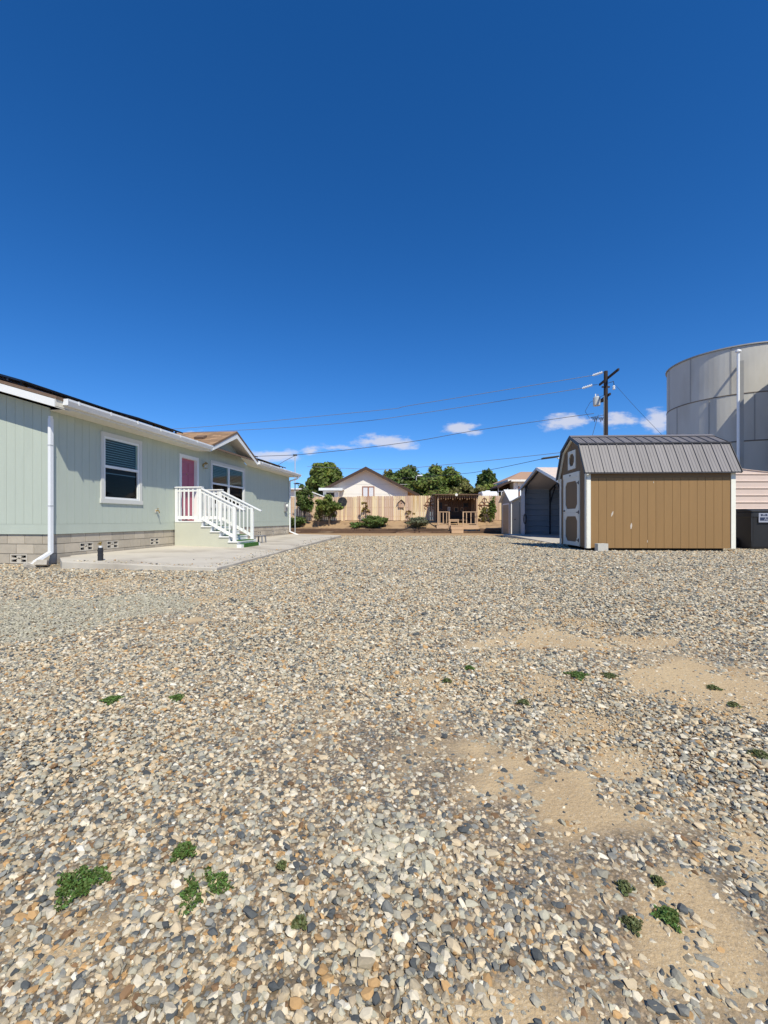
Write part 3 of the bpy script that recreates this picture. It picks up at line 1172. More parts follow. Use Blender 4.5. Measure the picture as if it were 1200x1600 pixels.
rid_b = -WID / 2
m = MB()
m.prism_x([(-EB - .02, roof_z(EB + .02)), (-rid_b, roof_z(rid_b)), (WID + EB, 3.62), (WID + EB, 3.56), (-rid_b, roof_z(rid_b) - .06), (-EB - .02, roof_z(EB + .02) - .06)], RT0, RT1)
roof = m.build('roof', 'roof_brown', house)
for (a, c) in ((RT0 + .002, D_C - D_H - .03), (D_C + D_H + .03, RT1 - .002)):
    MB().box(a, c, -EB, -EB + .022, ZW1 - .01, 3.56).build('fascia', 'cream_trim', house)
    MB().box(max(a, .0), min(c, LEN), -EB + .023, 0.015, ZW1, ZW1 + .015).build('soffit', 'cream_trim', house)
    g = MB()
    prof = [(-EB - .002, 3.60), (-EB - .002, 3.475), (-EB - .075, 3.475), (-EB - .10, 3.52), (-EB - .125, 3.56), (-EB - .125, 3.60), (-EB - .115, 3.60), (-EB - .11, 3.565), (-EB - .088, 3.52), (-EB - .07, 3.485), (-EB - .012, 3.485), (-EB - .012, 3.60)]
    n = len(prof)
    ga = a + (.17 if a < 0 else .01)
    vs_ = [(x, y, z) for x in (ga, c - .02) for (y, z) in prof]
    g.add(vs_, [(i, (i + 1) % n, n + (i + 1) % n, n + i) for i in range(n)])
    g.box(ga - .005, ga, -EB - .122, -EB - .003, 3.478, 3.60)
    g.box(c - .02, c - .015, -EB - .122, -EB - .003, 3.478, 3.60)
    gut = g.build('gutter', 'white_metal', house)
    for k in range(int((c - a) / 0.9) + 1):
        x = ga + .25 + .9 * k
        if x < c - .1:
            MB().box(x, x + .035, -EB - .131, -EB - .122, 3.53, 3.607).build('gutter_clip', 'white_metal', gut)
# rake boards on the near gable end
for s in (0, 1):
    y0, y1 = (-EB, WID / 2) if s == 0 else (WID + EB, WID / 2)
    z0 = 3.55
    z1 = z0 + PITCH * (WID / 2 + EB)
    MB().prism_x([(y0, z0), (y1, z1), (y1, z1 - .15), (y0, z0 - .15)] if s == 0 else [(y0, z0), (y0, z0 - .15), (y1, z1 - .15), (y1, z1)], RT0 - .022, RT0 + .0).build('rake_board', 'white_paint', house)
    MB().prism_x([(y0, z0 - .14), (y1, z1 - .14), (y1, z1 - .155), (y0, z0 - .155)] if s == 0 else [(y0, z0 - .14), (y0, z0 - .155), (y1, z1 - .155), (y1, z1 - .14)], RT0 + .001, .0).build('rake_soffit', 'cream_trim', house)
    MB().prism_x([(y0, z0), (y1, z1), (y1, z1 - .15), (y0, z0 - .15)] if s == 0 else [(y0, z0), (y0, z0 - .15), (y1, z1 - .15), (y1, z1)], RT1, RT1 + .022).build('rake_board', 'white_paint', house)

# entrance gable roof with shingle courses
valley_b = EB - (D_Z1 - 3.62) / PITCH
dorm = MB()
for s in (-1, 1):
    e = (D_C + s * D_H, -EB - .03, D_Z0 - .01)
    r0, r1 = (D_C, -EB - .03, D_Z1 - .01), (D_C, -valley_b, D_Z1 - .01)
    tri = [e, r0, r1]
    low = [(x, y, z - .05) for x, y, z in tri]
    fs = [(0, 1, 2), (5, 4, 3), (0, 3, 4, 1), (1, 4, 5, 2), (2, 5, 3, 0)]
    dorm.add(tri + low, fs if s < 0 else [tuple(reversed(f)) for f in fs])
dr = dorm.build('entrance_gable_roof', 'roof_brown', house)
sh = MB()
rnd = random.Random(5)
for s in (-1, 1):
    slope = Vector((-s * D_H, 0, D_Z1 - D_Z0))
    Ls = slope.length
    sd_ = slope.normalized()
    nrm = Vector((s * (D_Z1 - D_Z0), 0, D_H)).normalized()
    nc = 16
    for k in range(nc):
        f = k / nc
        base = Vector((D_C + s * D_H, 0, D_Z0)) + sd_ * (Ls * f)
        b_end = EB - (EB - valley_b) * f
        y = -EB - .035 - rnd.uniform(0, .0)
        y_end = -b_end
        y_end = -(EB - (EB - valley_b) * f)
        # the course runs from the front edge back to the valley
        y_stop = -EB + (EB - valley_b) * f
        yy = -EB - .035
        first = rnd.uniform(.1, .3)
        while yy < y_stop + .12:
            w = first if first else rnd.uniform(.24, .36)
            first = None
            th = rnd.uniform(.006, .013)
            c = base + sd_ * (Ls / nc * .58) + Vector((0, yy + w / 2, 0)) + nrm * (0.004 + th / 2 + .004)
            sh.obox(c, sd_ * (Ls / nc * .60), Vector((0, w / 2 - .004, 0)), (nrm + sd_ * -.05).normalized() * (th / 2))
            yy += w
so_ = sh.build('shingle_courses', 'shingle', dr)
so_['kind'] = 'stuff'
vent = MB()
c = Vector((D_C - .95, .42, D_Z1 - .95 * (D_Z1 - D_Z0) / D_H + .05))
vent.obox(c, (0.13, 0, 0.055), (0, 0.17, 0), (-.02, 0, .05))
vent.build('roof_vent', 'roof_brown', dr)
for s in (-1, 1):
    p0 = Vector((D_C + s * (D_H + .03), 0, D_Z0 - .05 - .013))
    p1 = Vector((D_C, 0, D_Z1 - .05))
    poly = [(p0.x, p0.z), (p1.x, p1.z), (p1.x, p1.z - .185), (p0.x, p0.z - .13)]
    if s > 0:
        poly = poly[::-1]
    MB().prism_y(poly, -EB - .022, -EB).build('rake_board', 'white_paint', house)
    poly = [(p0.x, p0.z - .105), (p1.x, p1.z - .155), (p1.x, p1.z - .17), (p0.x, p0.z - .12)]
    if s > 0:
        poly = poly[::-1]
    MB().prism_y(poly, -EB + .001, 0.0).build('rake_soffit', 'cream_trim', house)
    # dark drip edge
    poly = [(p0.x, p0.z + .045), (p1.x, p1.z + .062), (p1.x, p1.z + .002), (p0.x, p0.z + .002)]
    if s > 0:
        poly = poly[::-1]
    MB().prism_y(poly, -EB - .04, -EB - .001).build('drip_edge', 'roof_brown', house)


# windows
def house_window(t0, t1, z0, z1, cols):
    fr = MB()
    w = 0.095
    fr.box(t0 - .0, t1 + .0, -.028, .018, z1 - w, z1)
    fr.box(t0 - .02, t1 + .02, -.036, .018, z0 - .005, z0 + w)
    fr.box(t0, t0 + w, -.028, .018, z0 + w, z1 - w)
    fr.box(t1 - w, t1, -.028, .018, z0 + w, z1 - w)
    win = fr.build('window', 'trim_grey', house)
    gi = (t1 - t0 - 2 * w) / cols
    zm = z0 + w + (z1 - z0 - 2 * w) * 0.52
    for k in range(cols):
        a, c = t0 + w + gi * k + .001, t0 + w + gi * (k + 1) - .001
        s = MB()
        f = 0.05
        s.box(a, a + f, -.012, .06, z0 + w + .001, z1 - w - .001)
        s.box(c - f, c, -.012, .06, z0 + w + .001, z1 - w - .001)
        s.box(a + f, c - f, -.012, .06, z1 - w - f, z1 - w - .001)
        s.box(a + f, c - f, -.012, .06, z0 + w + .001, z0 + w + f)
        s.box(a + f, c - f, -.014, .055, zm - .03, zm + .03)
        s.build('sash', 'vinyl', win)
        MB().box(a + f, c - f, .022, .026, zm + .03, z1 - w - f).build('pane', 'glass', win)
        MB().box(a + f, c - f, .030, .034, z0 + w + f, zm - .03).build('pane', 'screen_glass', win)
        bl = MB()
        zz = z1 - w - .03
        while zz > z0 + w:
            bl.obox(((a + c) / 2, .10, zz), ((c - a) / 2 - .02, 0, 0), (0, .012, -.004), (0, .0006, .001))
            zz -= .058
        bl.build('blind', 'blind', win)
    MB().box(t0 + .05, t1 - .05, .16, .5, z0 + .05, z0 + .055).build('inner_sill', 'dark_room', win)


house_window(*WIN[0], 1)
house_window(*WIN[1], 2)

# the pink door
t0, t1, z0, z1 = DOOR
fr = MB()
w = .10
fr.box(t0, t0 + w, -.028, .10, z0, z1 - w)
fr.box(t1 - w, t1, -.028, .10, z0, z1 - w)
fr.box(t0, t1, -.028, .10, z1 - w, z1)
dfr = fr.build('door_frame', 'white_paint', house)
door = MB().box(t0 + w + .002, t1 - w - .002, .085, .125, z0 + .01, z1 - w - .002).build('door', 'pink_door', house)
dm = MB()
dw = (t1 - t0 - 2 * w)
for i in range(2):
    a = t0 + w + .10 + i * (dw / 2 - .02)
    c = a + dw / 2 - .19
    for (za, zb) in ((z0 + .18, z0 + .78), (z0 + .92, z0 + 1.45), (z0 + 1.56, z1 - w - .13)):
        dm = MB()
        dm.box(a, c, .070, .0845, za, zb)
        dm.build('panel', 'pink_door', door, bevel=0.01)
MB().cyl((t0 + w + .08, .085, z0 + 1.0), (t0 + w + .08, .03, z0 + 1.0), .03, .028).build('door_knob', 'brass', door)
MB().cyl(((t0 + t1) / 2, .084, z0 + 1.48), ((t0 + t1) / 2, .07, z0 + 1.48), .02).build('peephole', 'brass', door)
# lantern beside the door
lt = MB()
c = (5.93, -.09, 3.0)
lt.cyl((c[0], -.001, 3.02), (c[0], -.02, 3.02), .05, n=12)
lt.tube([(c[0], -.02, 3.03), (c[0], -.07, 3.10), (c[0], -.10, 3.10)], .009)
lan = lt.build('wall_lantern', 'brass', house)
lt = MB()
for (dx, dy) in ((-1, -1), (1, -1), (1, 1), (-1, 1)):
    lt.beam((c[0] + dx * .045, -.10 + dy * .045, 2.93), (c[0] + dx * .055, -.10 + dy * .055, 3.07), .008, .008)
lt.box(c[0] - .05, c[0] + .05, -.15, -.05, 2.915, 2.93)
lt.lathe([(.085, 0), (.04, .04), (.01, .06)], (c[0], -.10, 3.07), 8)
lt.build('lantern_cage', 'brass', lan)
MB().lathe([(.02, 0), (.03, .04), (.015, .10)], (c[0], -.10, 2.93), 8).build('bulb', 'insulator', lan)
# tap on the wall, and the electric meter at the far end
sp_ = MB()
sp_.box(3.36, 3.44, -.012, -.0065, 1.40, 1.49)
tap = sp_.build('wall_tap', 'cream_trim', house)
sp_ = MB()
sp_.cyl((3.40, -.01, 1.45), (3.40, -.10, 1.45), .016)
sp_.cyl((3.40, -.095, 1.45), (3.40, -.125, 1.38), .014)
sp_.cyl((3.40, -.07, 1.45), (3.40, -.07, 1.50), .008)
sp_.lathe([(.03, 0), (.033, .008), (.02, .014)], (3.40, -.07, 1.50), 8)
sp_.build('spout', 'brass', tap)
mt = MB()
mt.box(13.75, 14.02, -.10, -.001, 1.62, 2.05)
meter = mt.build('electric_meter', 'stool_grey', house)
MB().cyl((13.88, -.101, 1.9), (13.88, -.19, 1.9), .09, .08, 14).build('meter_glass', 'insulator', meter)


# downspouts
def downspout(t, b, ztop, zbot, kick):
    d = MB()
    w, dp = .082, .060
    d.box(t - w / 2, t + w / 2, -b - dp / 2, -b + dp / 2, zbot, ztop)
    ds = d.build('downspout', 'white_metal', house, bevel=.006)
    k = MB()
    k.beam((t, -b, zbot + .02), (t + kick[0], -b - kick[1], zbot - kick[2]), .085, .062)
    k.build('elbow', 'white_metal', ds, bevel=.006)
    for z in (ztop - .55, zbot + 0.95):
        MB().box(t - w / 2 - .004, t + w / 2 + .004, -b - dp / 2 - .004, -b + dp / 2 + .02, z, z + .02).build('strap', 'transformer_grey', ds)
    return ds


ds = downspout(-.055, .055, 3.25, .52, (-.36, -.12, .22))
MB().box(-.085, -.025, -.08, -.03, 3.25, 3.30).build('spout_stub', 'white_metal', ds)
ds = downspout(LEN - .06, .06, 3.2, .56, (.1, .42, .16))
k = MB()
k.tube([(LEN - .06, -.06, 3.19), (LEN - .06, -.06, 3.23), (LEN - .02, -EB - .03, 3.36), (LEN - .02, -EB - .05, 3.48)], .036, 8)
k.build('offset', 'white_metal', ds)
MB().tube([(0.02, -.012, .93), (0.02, -.05, .91), (-0.05, -.05, .91)], .008).build('pipe_stub', 'dark_metal', house)

# solar panels standing off the roof
pn = MB()
pn.box(0, 1.02, 0, 1.68, 0, .038)
pmesh = pn.mesh('solar_panel', 'solar_black')
ang = math.atan(PITCH)


def solar(t, b, lift):
    o = link_mesh('solar_panel', pmesh, house, (t, -b, roof_z(b) + lift), (ang, 0, 0))
    for q in (.15, .85):
        l = MB()
        l.box(q, q + .04, .12, .16, -lift + .005, 0)
        l.build('mount', 'dark_metal', o)
    rl = MB()
    rl.box(0.02, 1.0, .30, .34, -.045, -.003)
    rl.build('rail', 'dark_metal', o)


for i in range(3):
    solar(-.26 + 1.04 * i, -.42, .09)
for i in range(2):
    solar(2.52 + 1.04 * i, .10, .10)
    solar(2.52 + 1.04 * i, -1.6, .10)
for i in range(2):
    solar(-.26 + 1.04 * i, -2.12, .09)
solar(9.55, -.05, .16)
for i in range(3):
    solar(10.75 + 1.04 * i, .08, .09)

# ------------------------------------------------------------------ porch stair
stair = tag(empty('porch_stair', HO, math.atan2(HU.y, HU.x)), 'white railed wooden stair with pale green sides leading up to the pink door', 'stairs')
PT0, PT1 = 4.28, 5.62
PZ = 1.16
BL = 0.86
TR, RISE, NS = 0.28, 0.15, 4


def stair_profile(extra=0.0):
    pts = [(0.02, 0.33)]
    pts += [(BL + NS * TR, 0.31)]
    for k in range(NS, 0, -1):
        z = PZ - k * RISE - .035
        pts += [(BL + k * TR, z), (BL + (k - 1) * TR, z)]
    pts += [(BL, PZ - .035), (0.02, PZ - .035)]
    return pts


for tt in (PT0, PT1 - .02):
    poly = [(-b, z) for b, z in stair_profile()][::-1]
    MB().prism_x(poly, tt, tt + .02).build('side_panel', 'pale_green_paint', stair)
MB().box(PT0 - .01, PT1 + .01, -BL - .03, -.03, PZ - .034, PZ).build('landing', 'white_paint', stair, bevel=.004)
for k in range(1, NS + 1):
    b0, b1 = BL + (k - 1) * TR, BL + k * TR
    z = PZ - k * RISE
    tr = MB().box(PT0 - .03, PT1 + .03, -b1 - .03, -b0 - .002, z - .034, z).build('tread', 'white_paint', stair, bevel=.004)
    MB().box(PT0 + .02, PT1 - .02, -b0 - .018, -b0 - .002, z + .001, z + RISE - .036).build('riser', 'white_paint', stair)
    q = MB()
    q.box(PT0 + .16, PT1 - .16, -b1 - .02, -b0 - .03, z + .001, z + .022)
    q.build('turf_mat', 'turf', tr, bevel=.01)
z = PZ - NS * RISE
bb = BL + NS * TR
MB().box(PT0 + .02, PT1 - .02, -bb - .0, -bb + .018, .31, z - .036).build('riser', 'white_paint', stair)
# lowest step
lowst = MB().box(PT0 - .03, PT1 + .03, -bb - .14, -bb - .002, .33, .465).build('tread', 'white_paint', stair, bevel=.004)
q = MB().box(PT0 + .14, PT1 - .14, -bb - .165, -bb - .03, .466, .49)
q.box(PT0 + .14, PT1 - .14, -bb - .165, -bb - .142, .36, .465)
q.build('turf_mat', 'turf', lowst, bevel=.01)


def newel(t, b, z0, z1):
    MB().box(t - .045, t + .045, -b - .045, -b + .045, z0, z1).build('newel_post', 'white_paint', stair, bevel=.006)


def rail_side(t, sgn):
    newel(t, BL - .05, PZ + .001, 2.145)
    newel(t, BL + NS * TR - .10, PZ - NS * RISE - .03 if 0 else .55, 1.63)
    newel(t, .06, PZ + .001, 2.145)
    # landing rails
    MB().box(t - .07, t + .07, -BL - .02, -.005, 2.147, 2.185).build('top_rail', 'white_paint', stair, bevel=.005)
    MB().box(t - .02, t + .02, -BL + .098, -.108, 2.04, 2.13).build('sub_rail', 'white_paint', stair)
    MB().box(t - .02, t + .02, -BL + .098, -.108, PZ + .06, PZ + .15).build('bottom_rail', 'white_paint', stair)
    nbal = 5
    for i in range(nbal):
        b = .15 + (BL - .10 - .15 - .05) * i / (nbal - 1) + .03
        MB().box(t - .055, t - .021, -b - .018, -b + .018, PZ + .05, 2.12).build('baluster', 'white_paint', stair)
    # sloping rails
    pa, pb = Vector((t, -(BL - .0), 2.12)), Vector((t, -(BL + NS * TR + .10), 1.53))
    sl = (pb - pa).normalized()
    MB().beam(pa, pb + sl * .12, .12, .036).build('top_rail', 'white_paint', stair, bevel=.005)
    MB().beam(pa + Vector((0, 0, -.075)) + sl * .0, pb + Vector((0, 0, -.075)) - sl * .22, .038, .085).build('sub_rail', 'white_paint', stair)
    qa, qb = Vector((t, -(BL + .0), PZ + .08)), Vector((t, -(BL + NS * TR - .14), PZ + .08 - .53))
    MB().beam(qa, qb, .038, .09).build('bottom_rail', 'white_paint', stair)
    for i in range(7):
        f = (i + .7) / 7.6
        b = BL + (NS * TR - .12) * f
        ztop = 2.12 - (b - BL) * (.59 / (NS * TR + .10)) - .06
        zb = PZ + .06 - (b - BL) * .54 / (NS * TR - .14)
        MB().box(t - .055, t - .021, -b - .018, -b + .018, zb - .02, ztop).build('baluster', 'white_paint', stair)


rail_side(PT0 + .05, -1)
rail_side(PT1 - .05, 1)

# ------------------------------------------------------------------ small things by the house
# standpipe
sp0 = on_ground(157, 886)
st = tag(empty('standpipe', (sp0.x, sp0.y, sp0.z - .02)), 'short black wrapped standpipe with brass tap in front of the patio slab', 'standpipe')
q = MB()
q.cyl((0, 0, 0), (0, 0, .40), .052, .046, 12)
q.build('sleeve', 'black_plastic', st)
for z in (.12, .25, .33):
    MB().cyl((0, 0, z), (0, 0, z + .018), .054, .054, 12).build('band', 'dark_metal', st)
q = MB()
q.cyl((0, 0, .40), (0, 0, .44), .03, .03)
q.build('collar', 'insulator', st)
q = MB()
q.cyl((0, 0, .44), (0, 0, .50), .016)
q.cyl((-.045, -.01, .475), (.02, 0, .485), .013)
q.cyl((0, 0, .50), (0, 0, .515), .034, .03, 8)
q.build('tap', 'brass', st)
MB().beam((.06, -.01, 0.0), (.055, -.01, .13), .05, .03).build('pipe_boot', 'black_plastic', st)
# grey step stool
p = house_xy(6.95, 1.58)
stl = tag(empty('step_stool', (p.x, p.y, slab_z(1.58)), math.radians(86)), 'small grey step stool on the patio beyond the stair', 'stool')
MB().box(-.20, .20, -.15, .15, .23, .26).build('seat', 'stool_grey', stl, bevel=.008)
for sx in (-1, 1):
    for sy in (-1, 1):
        MB().beam((sx * .17, sy * .12, .229), (sx * .19, sy * .14, .001), .04, .04).build('leg', 'stool_grey', stl)

# ------------------------------------------------------------------ brown barn shed
SO = Vector((5.06, 11.18, 0.445))
shed = tag(empty('barn_shed', SO, math.atan2(-.05, .9987)), 'brown gambrel-roofed storage shed with white corner trim and grey metal roof', 'shed')
SL, SD, SH = 3.55, 1.90, 1.96       # length, depth, wall height above the local ground
z_f = 0.08                          # floor height on its skids
PROF = [(-.125, 1.925), (.30, 2.70), (.95, 3.0), (1.60, 2.70), (2.025, 1.925)]
for y in (.25, 1.5):
    MB().box(.1, SL - .1, y, y + .1, -.03, z_f - .002).build('skid', 'dark_board', shed)
inner = MB()
inner.box(.03, SL - .03, .03, .08, z_f, SH)
inner.box(.03, SL - .03, SD - .05, SD - .001, z_f, SH)
gab = [(.03, z_f), (SD - .03, z_f), (SD - .03, SH - .02), (1.57, 2.64), (.95, 2.93), (.33, 2.64), (.03, SH - .02)]
inner.prism_x(gab, .02, .06)
inner.prism_x(gab, SL - .06, SL - .001)
inner.box(.07, SL - .07, .09, SD - .06, z_f, z_f + .04)
inner.build('wall', 'tan_wall', shed)
nbd = 17
bw = (SL - .18) / nbd
for i in range(nbd):
    a, c = .09 + i * bw + .003, .09 + (i + 1) * bw - .003
    MB().box(0, c - a, .0, .02, z_f - .03, SH - .16).build('siding_board', 'tan_siding', shed, loc=(a, 0, 0))
MB().box(.09, SL - .09, -.006, .02, SH - .157, SH).build('frieze_board', 'tan_siding_shaded', shed)  # eave shadow painted in as a darker brown
# gable-end boards (left end), round the door; shade painted into their colour
DY0, DY1, DZ1 = .44, 1.58, 2.0


def gz(y):
    pts = [(0.0, SH - .02), (.32, 2.655), (.95, 2.945), (1.58, 2.655), (1.9, SH - .02)]
    for (ya, za), (yb, zb) in zip(pts, pts[1:]):
        if ya <= y <= yb:
            return za + (zb - za) * (y - ya) / (yb - ya)
    return SH


ng_ = 9
gw = (SD - .16) / ng_
for i in range(ng_):
    a, c = .08 + i * gw + .003, .08 + (i + 1) * gw - .003
    for (y0, y1, z0, z1) in rects(a, c, z_f - .03, 4.0, [(DY0, DY1, z_f - .1, DZ1)]):
        if z1 >= 3.9:
            brk = [y for y in (.32, .95, 1.58) if y0 < y < y1]
            pts = [(y0, z0), (y1, z0), (y1, gz(y1))] + [(y, gz(y)) for y in reversed(brk)] + [(y0, gz(y0))]
        else:
            pts = [(y0, z0), (y1, z0), (y1, z1), (y0, z1)]
        MB().prism([(p[0] - y0, p[1]) for p in pts], lambda y, z: (0.0, y, z), lambda y, z: (.0195, y, z)).build('siding_board', 'tan_siding_shaded', shed, loc=(0, y0, 0))
# corner trims
for (x0, x1) in ((-.018, .089), (SL - .089, SL + .018)):
    MB().box(x0, x1, -.022, -.001, z_f - .035, SH - .02).build('corner_trim', 'shed_trim', shed)
MB().box(-.022, -.001, -.022, .078, z_f - .035, SH - .02).build('corner_trim', 'shed_trim', shed)
MB().box(-.022, -.001, SD - .078, SD + .02, z_f - .035, SH - .02).build('corner_trim', 'shed_trim', shed)
# rake trim on the gable
for (ya, za), (yb, zb) in zip(PROF, PROF[1:]):
    a, b_ = Vector((0, ya, za - .055)), Vector((0, yb, zb - .055))
    dn = Vector((0, -(b_.z - a.z), (b_.y - a.y))).normalized() * -1
    q = MB()
    q.prism([(a.y, a.z), (b_.y, b_.z), (b_.y + dn.y * .045, b_.z + dn.z * .045), (a.y + dn.y * .045, a.z + dn.z * .045)],
            lambda y, z: (-.045, y, z), lambda y, z: (-.0005, y, z))
    q.build('rake_trim', 'shed_trim', shed)
# door: frame, two panels with clipped corners, hinges
fr = MB()
door_s = MB().box(-.004, .03, DY0 + .02, DY1 - .02, z_f - .02, DZ1 - .02).build('door', 'tan_siding_shaded', shed)


def octo_frame(y0, y1, z0, z1, w, ch, x0, x1):
    q = MB()
    q.box(x0, x1, y0, y0 + w, z0, z1)
    q.box(x0, x1, y1 - w, y1, z0, z1)
    q.box(x0, x1, y0 + w, y1 - w, z0, z0 + w)
    q.box(x0, x1, y0 + w, y1 - w, z1 - w, z1)
    for (yc, zc, sy, sz) in ((y0 + w, z0 + w, 1, 1), (y1 - w, z0 + w, -1, 1), (y0 + w, z1 - w, 1, -1), (y1 - w, z1 - w, -1, -1)):
        tri = [(yc, zc), (yc + sy * ch, zc), (yc, zc + sz * ch)]
        if sy * sz < 0:
            tri = tri[::-1]
        q.prism(tri, lambda y, z: (x0, y, z), lambda y, z: (x1, y, z))
    return q


zmid = .95
octo_frame(DY0 + .03, DY1 - .03, zmid - .001, DZ1 - .11, .10, .12, -.024, -.0045).build('door_trim', 'shed_trim', door_s)
octo_frame(DY0 + .03, DY1 - .03, z_f - .01, zmid - .003, .10, .12, -.024, -.0045).build('door_trim', 'shed_trim', door_s)
MB().box(-.035, -.001, DY0 - .02, DY1 + .02, DZ1 - .108, DZ1 + .02).build('door_header', 'shed_trim', shed)
for y in (DY0 - .012, DY1 + .0):
    MB().box(-.026, -.0005, y, y + .025, z_f - .02, DZ1 - .109).build('door_jamb', 'shed_trim', shed)
for z in (.22, zmid, 1.72):
    q = MB()
    q.box(-.034, -.0245, DY0 + .0, DY0 + .05, z - .045, z + .045)
    q.prism([(DY0 + .05, z - .02), (DY0 + .2, z - .006), (DY0 + .2, z + .006), (DY0 + .05, z + .02)], lambda y, zz: (-.033, y, zz), lambda y, zz: (-.0245, y, zz))
    q.build('hinge', 'dark_metal', door_s)
MB().cyl((-.025, DY1 - .10, 1.0), (-.06, DY1 - .10, 1.0), .02).build('handle', 'dark_metal', door_s)
MB().box(-.045, -.036, 1.0, 1.09, DZ1 - .06, DZ1 - .03).build('maker_plate', 'dark_metal', shed)
# gable vent
gv_ = octo_frame(.70, 1.24, 2.12, 2.62, .085, .10, -.026, -.001).build('gable_vent', 'shed_trim', shed)
for i in range(6):
    MB().obox((-.008, .97, 2.24 + i * .053), (0.008, 0, 0.010), (0, .185, 0), (.001, 0, .004)).build('louvre', 'tan_siding_shaded', gv_)
# metal roof: panels with ribs
npan = 16
X0, X1 = -.085, SL + .085
pw = (X1 - X0) / npan
for k in range(4):
    (ya, za), (yb, zb) = PROF[k], PROF[k + 1]
    a, b_ = Vector((0, ya, za)), Vector((0, yb, zb))
    if k == 0:
        b_ = b_ + (b_ - a).normalized() * -.01
    d = b_ - a
    L = d.length
    ang_ = math.atan2(d.z, d.y)
    q = MB()
    q.box(0, pw - .001, 0, L, -.012, 0)
    # ribs: one tall at the seam, two low ones
    q.prism_y([(-.014, .0), (.014, .0), (.007, .024), (-.007, .024)], 0.0, L)
    for f in (.34, .67):
        q.prism_y([(pw * f - .012, .0), (pw * f + .012, .0), (pw * f + .006, .007), (pw * f - .006, .007)], 0.0, L)
    me = q.mesh('roof_panel', 'shed_metal')
    if k < 2 or True:
        for i in range(npan):
            link_mesh('roof_panel', me, shed, (X0 + i * pw, a.y, a.z + (.004 if k in (1, 2) else 0)), (ang_, 0, 0))
    # rake flashing at both ends
    for xx in (X0 - .012, X1 - .002):
        MB().beam((xx + .007, a.y, a.z - .02), (xx + .007, b_.y, b_.z - .02), .014, .075, up=(1, 0, 0) if 0 else (0, 0, 1)).build('rake_flashing', 'shed_metal_dark', shed)
for k in (1, 3):
    y, z = PROF[k]
    MB().beam((X0 - .01, y - (.02 if k == 1 else -.02), z + .004), (X1 + .01, y - (.02 if k == 1 else -.02), z + .004), .06, .03).build('knee_flashing', 'shed_metal_dark', shed)
MB().prism_x([(.84, 2.985), (.95, 3.035), (1.06, 2.985), (1.06, 2.975), (.95, 3.02), (.84, 2.975)], X0 - .005, X1 + .005).build('ridge_cap', 'shed_metal', shed)
MB().box(X0, X1, -.13, -.112, 1.893, 1.92).build('drip_edge', 'shed_metal_dark', shed)
# scuffs where the paint has come off
for (x, z, s, r) in ((.62, .90, .055, -.35), (1.08, .60, .06, -.1), (1.62, 1.68, .02, .2), (1.47, .22, .025, 0)):
    q = MB()
    pts = [(s * .38 * math.cos(a) * (1 + .3 * math.sin(3 * a)) * (.6 if math.sin(a) > 0 else 1), s * 1.3 * math.sin(a)) for a in [i * .5236 for i in range(12)]]
    pts = [(x + p[0] * math.cos(r) - p[1] * math.sin(r), z + p[0] * math.sin(r) + p[1] * math.cos(r)) for p in pts]
    q.prism(pts, lambda xx, zz: (xx, -.0035, zz), lambda xx, zz: (xx, -.0008, zz))
    q.build('paint_scuff', 'scuff', shed)

# concrete block at the shed's corner
cb = tag(empty('concrete_block', (5.22, 10.93, ground_z(5.2, 10.9) + .005), .05), 'grey concrete block on the gravel at the corner of the brown shed', 'block')
q = MB()
for (x0, x1, y0, y1) in ((0, .26, 0, .028), (0, .26, .13, .158), (0, .028, .028, .13), (.232, .26, .028, .13), (.117, .143, .028, .13)):
    q.box(x0, x1, y0, y1, 0, .19)
q.build('shell', 'concrete_block', cb, bevel=.004)

# solar light on the back eave of the shed
p = at(874, 716, 13.1)
sl_ = tag(empty('solar_light', p), 'black solar lamp head on a white arm behind the brown shed roof', 'lamp')
MB().tube([(0.14, .03, -.12), (.02, 0, -.01), (-.06, 0, .0)], .018).build('arm', 'white_metal', sl_)
q = MB()
q.obox((-.27, 0, .02), (.23, 0, .03), (0, .10, .0), (-.003, 0, .022))
q.build('lamp_head', 'black_plastic', sl_, bevel=.008)

# ------------------------------------------------------------------ open-ended metal carport
CX, CY0, CY1 = 7.45, 18.75, 24.3
CLEN = 6.1
cz0, leg, rise = 0.416, 2.42, .86
car = tag(empty('metal_carport', (CX, CY0, cz0), 0.0), 'open-ended gabled metal carport with blue-grey walls beyond the brown shed', 'carport')
CWID = CY1 - CY0


def ribbed_wall(x0, x1, z0, z1, y, side, pitch=.3):
    q = MB()
    q.box(x0, x1, y - .004, y + .004, z0, z1)
    z = z0 + pitch * .5
    while z < z1 - .03:
        for s in (-1, 1):
            q.prism_x([(y + s * .004, z - .035), (y + s * .05, z - .02), (y + s * .05, z + .02), (y + s * .004, z + .05)] if s > 0 else
                      [(y + s * .004, z + .035), (y + s * .05, z + .02), (y + s * .05, z - .02), (y + s * .004, z - .05)], x0, x1)
        z += pitch
    return q


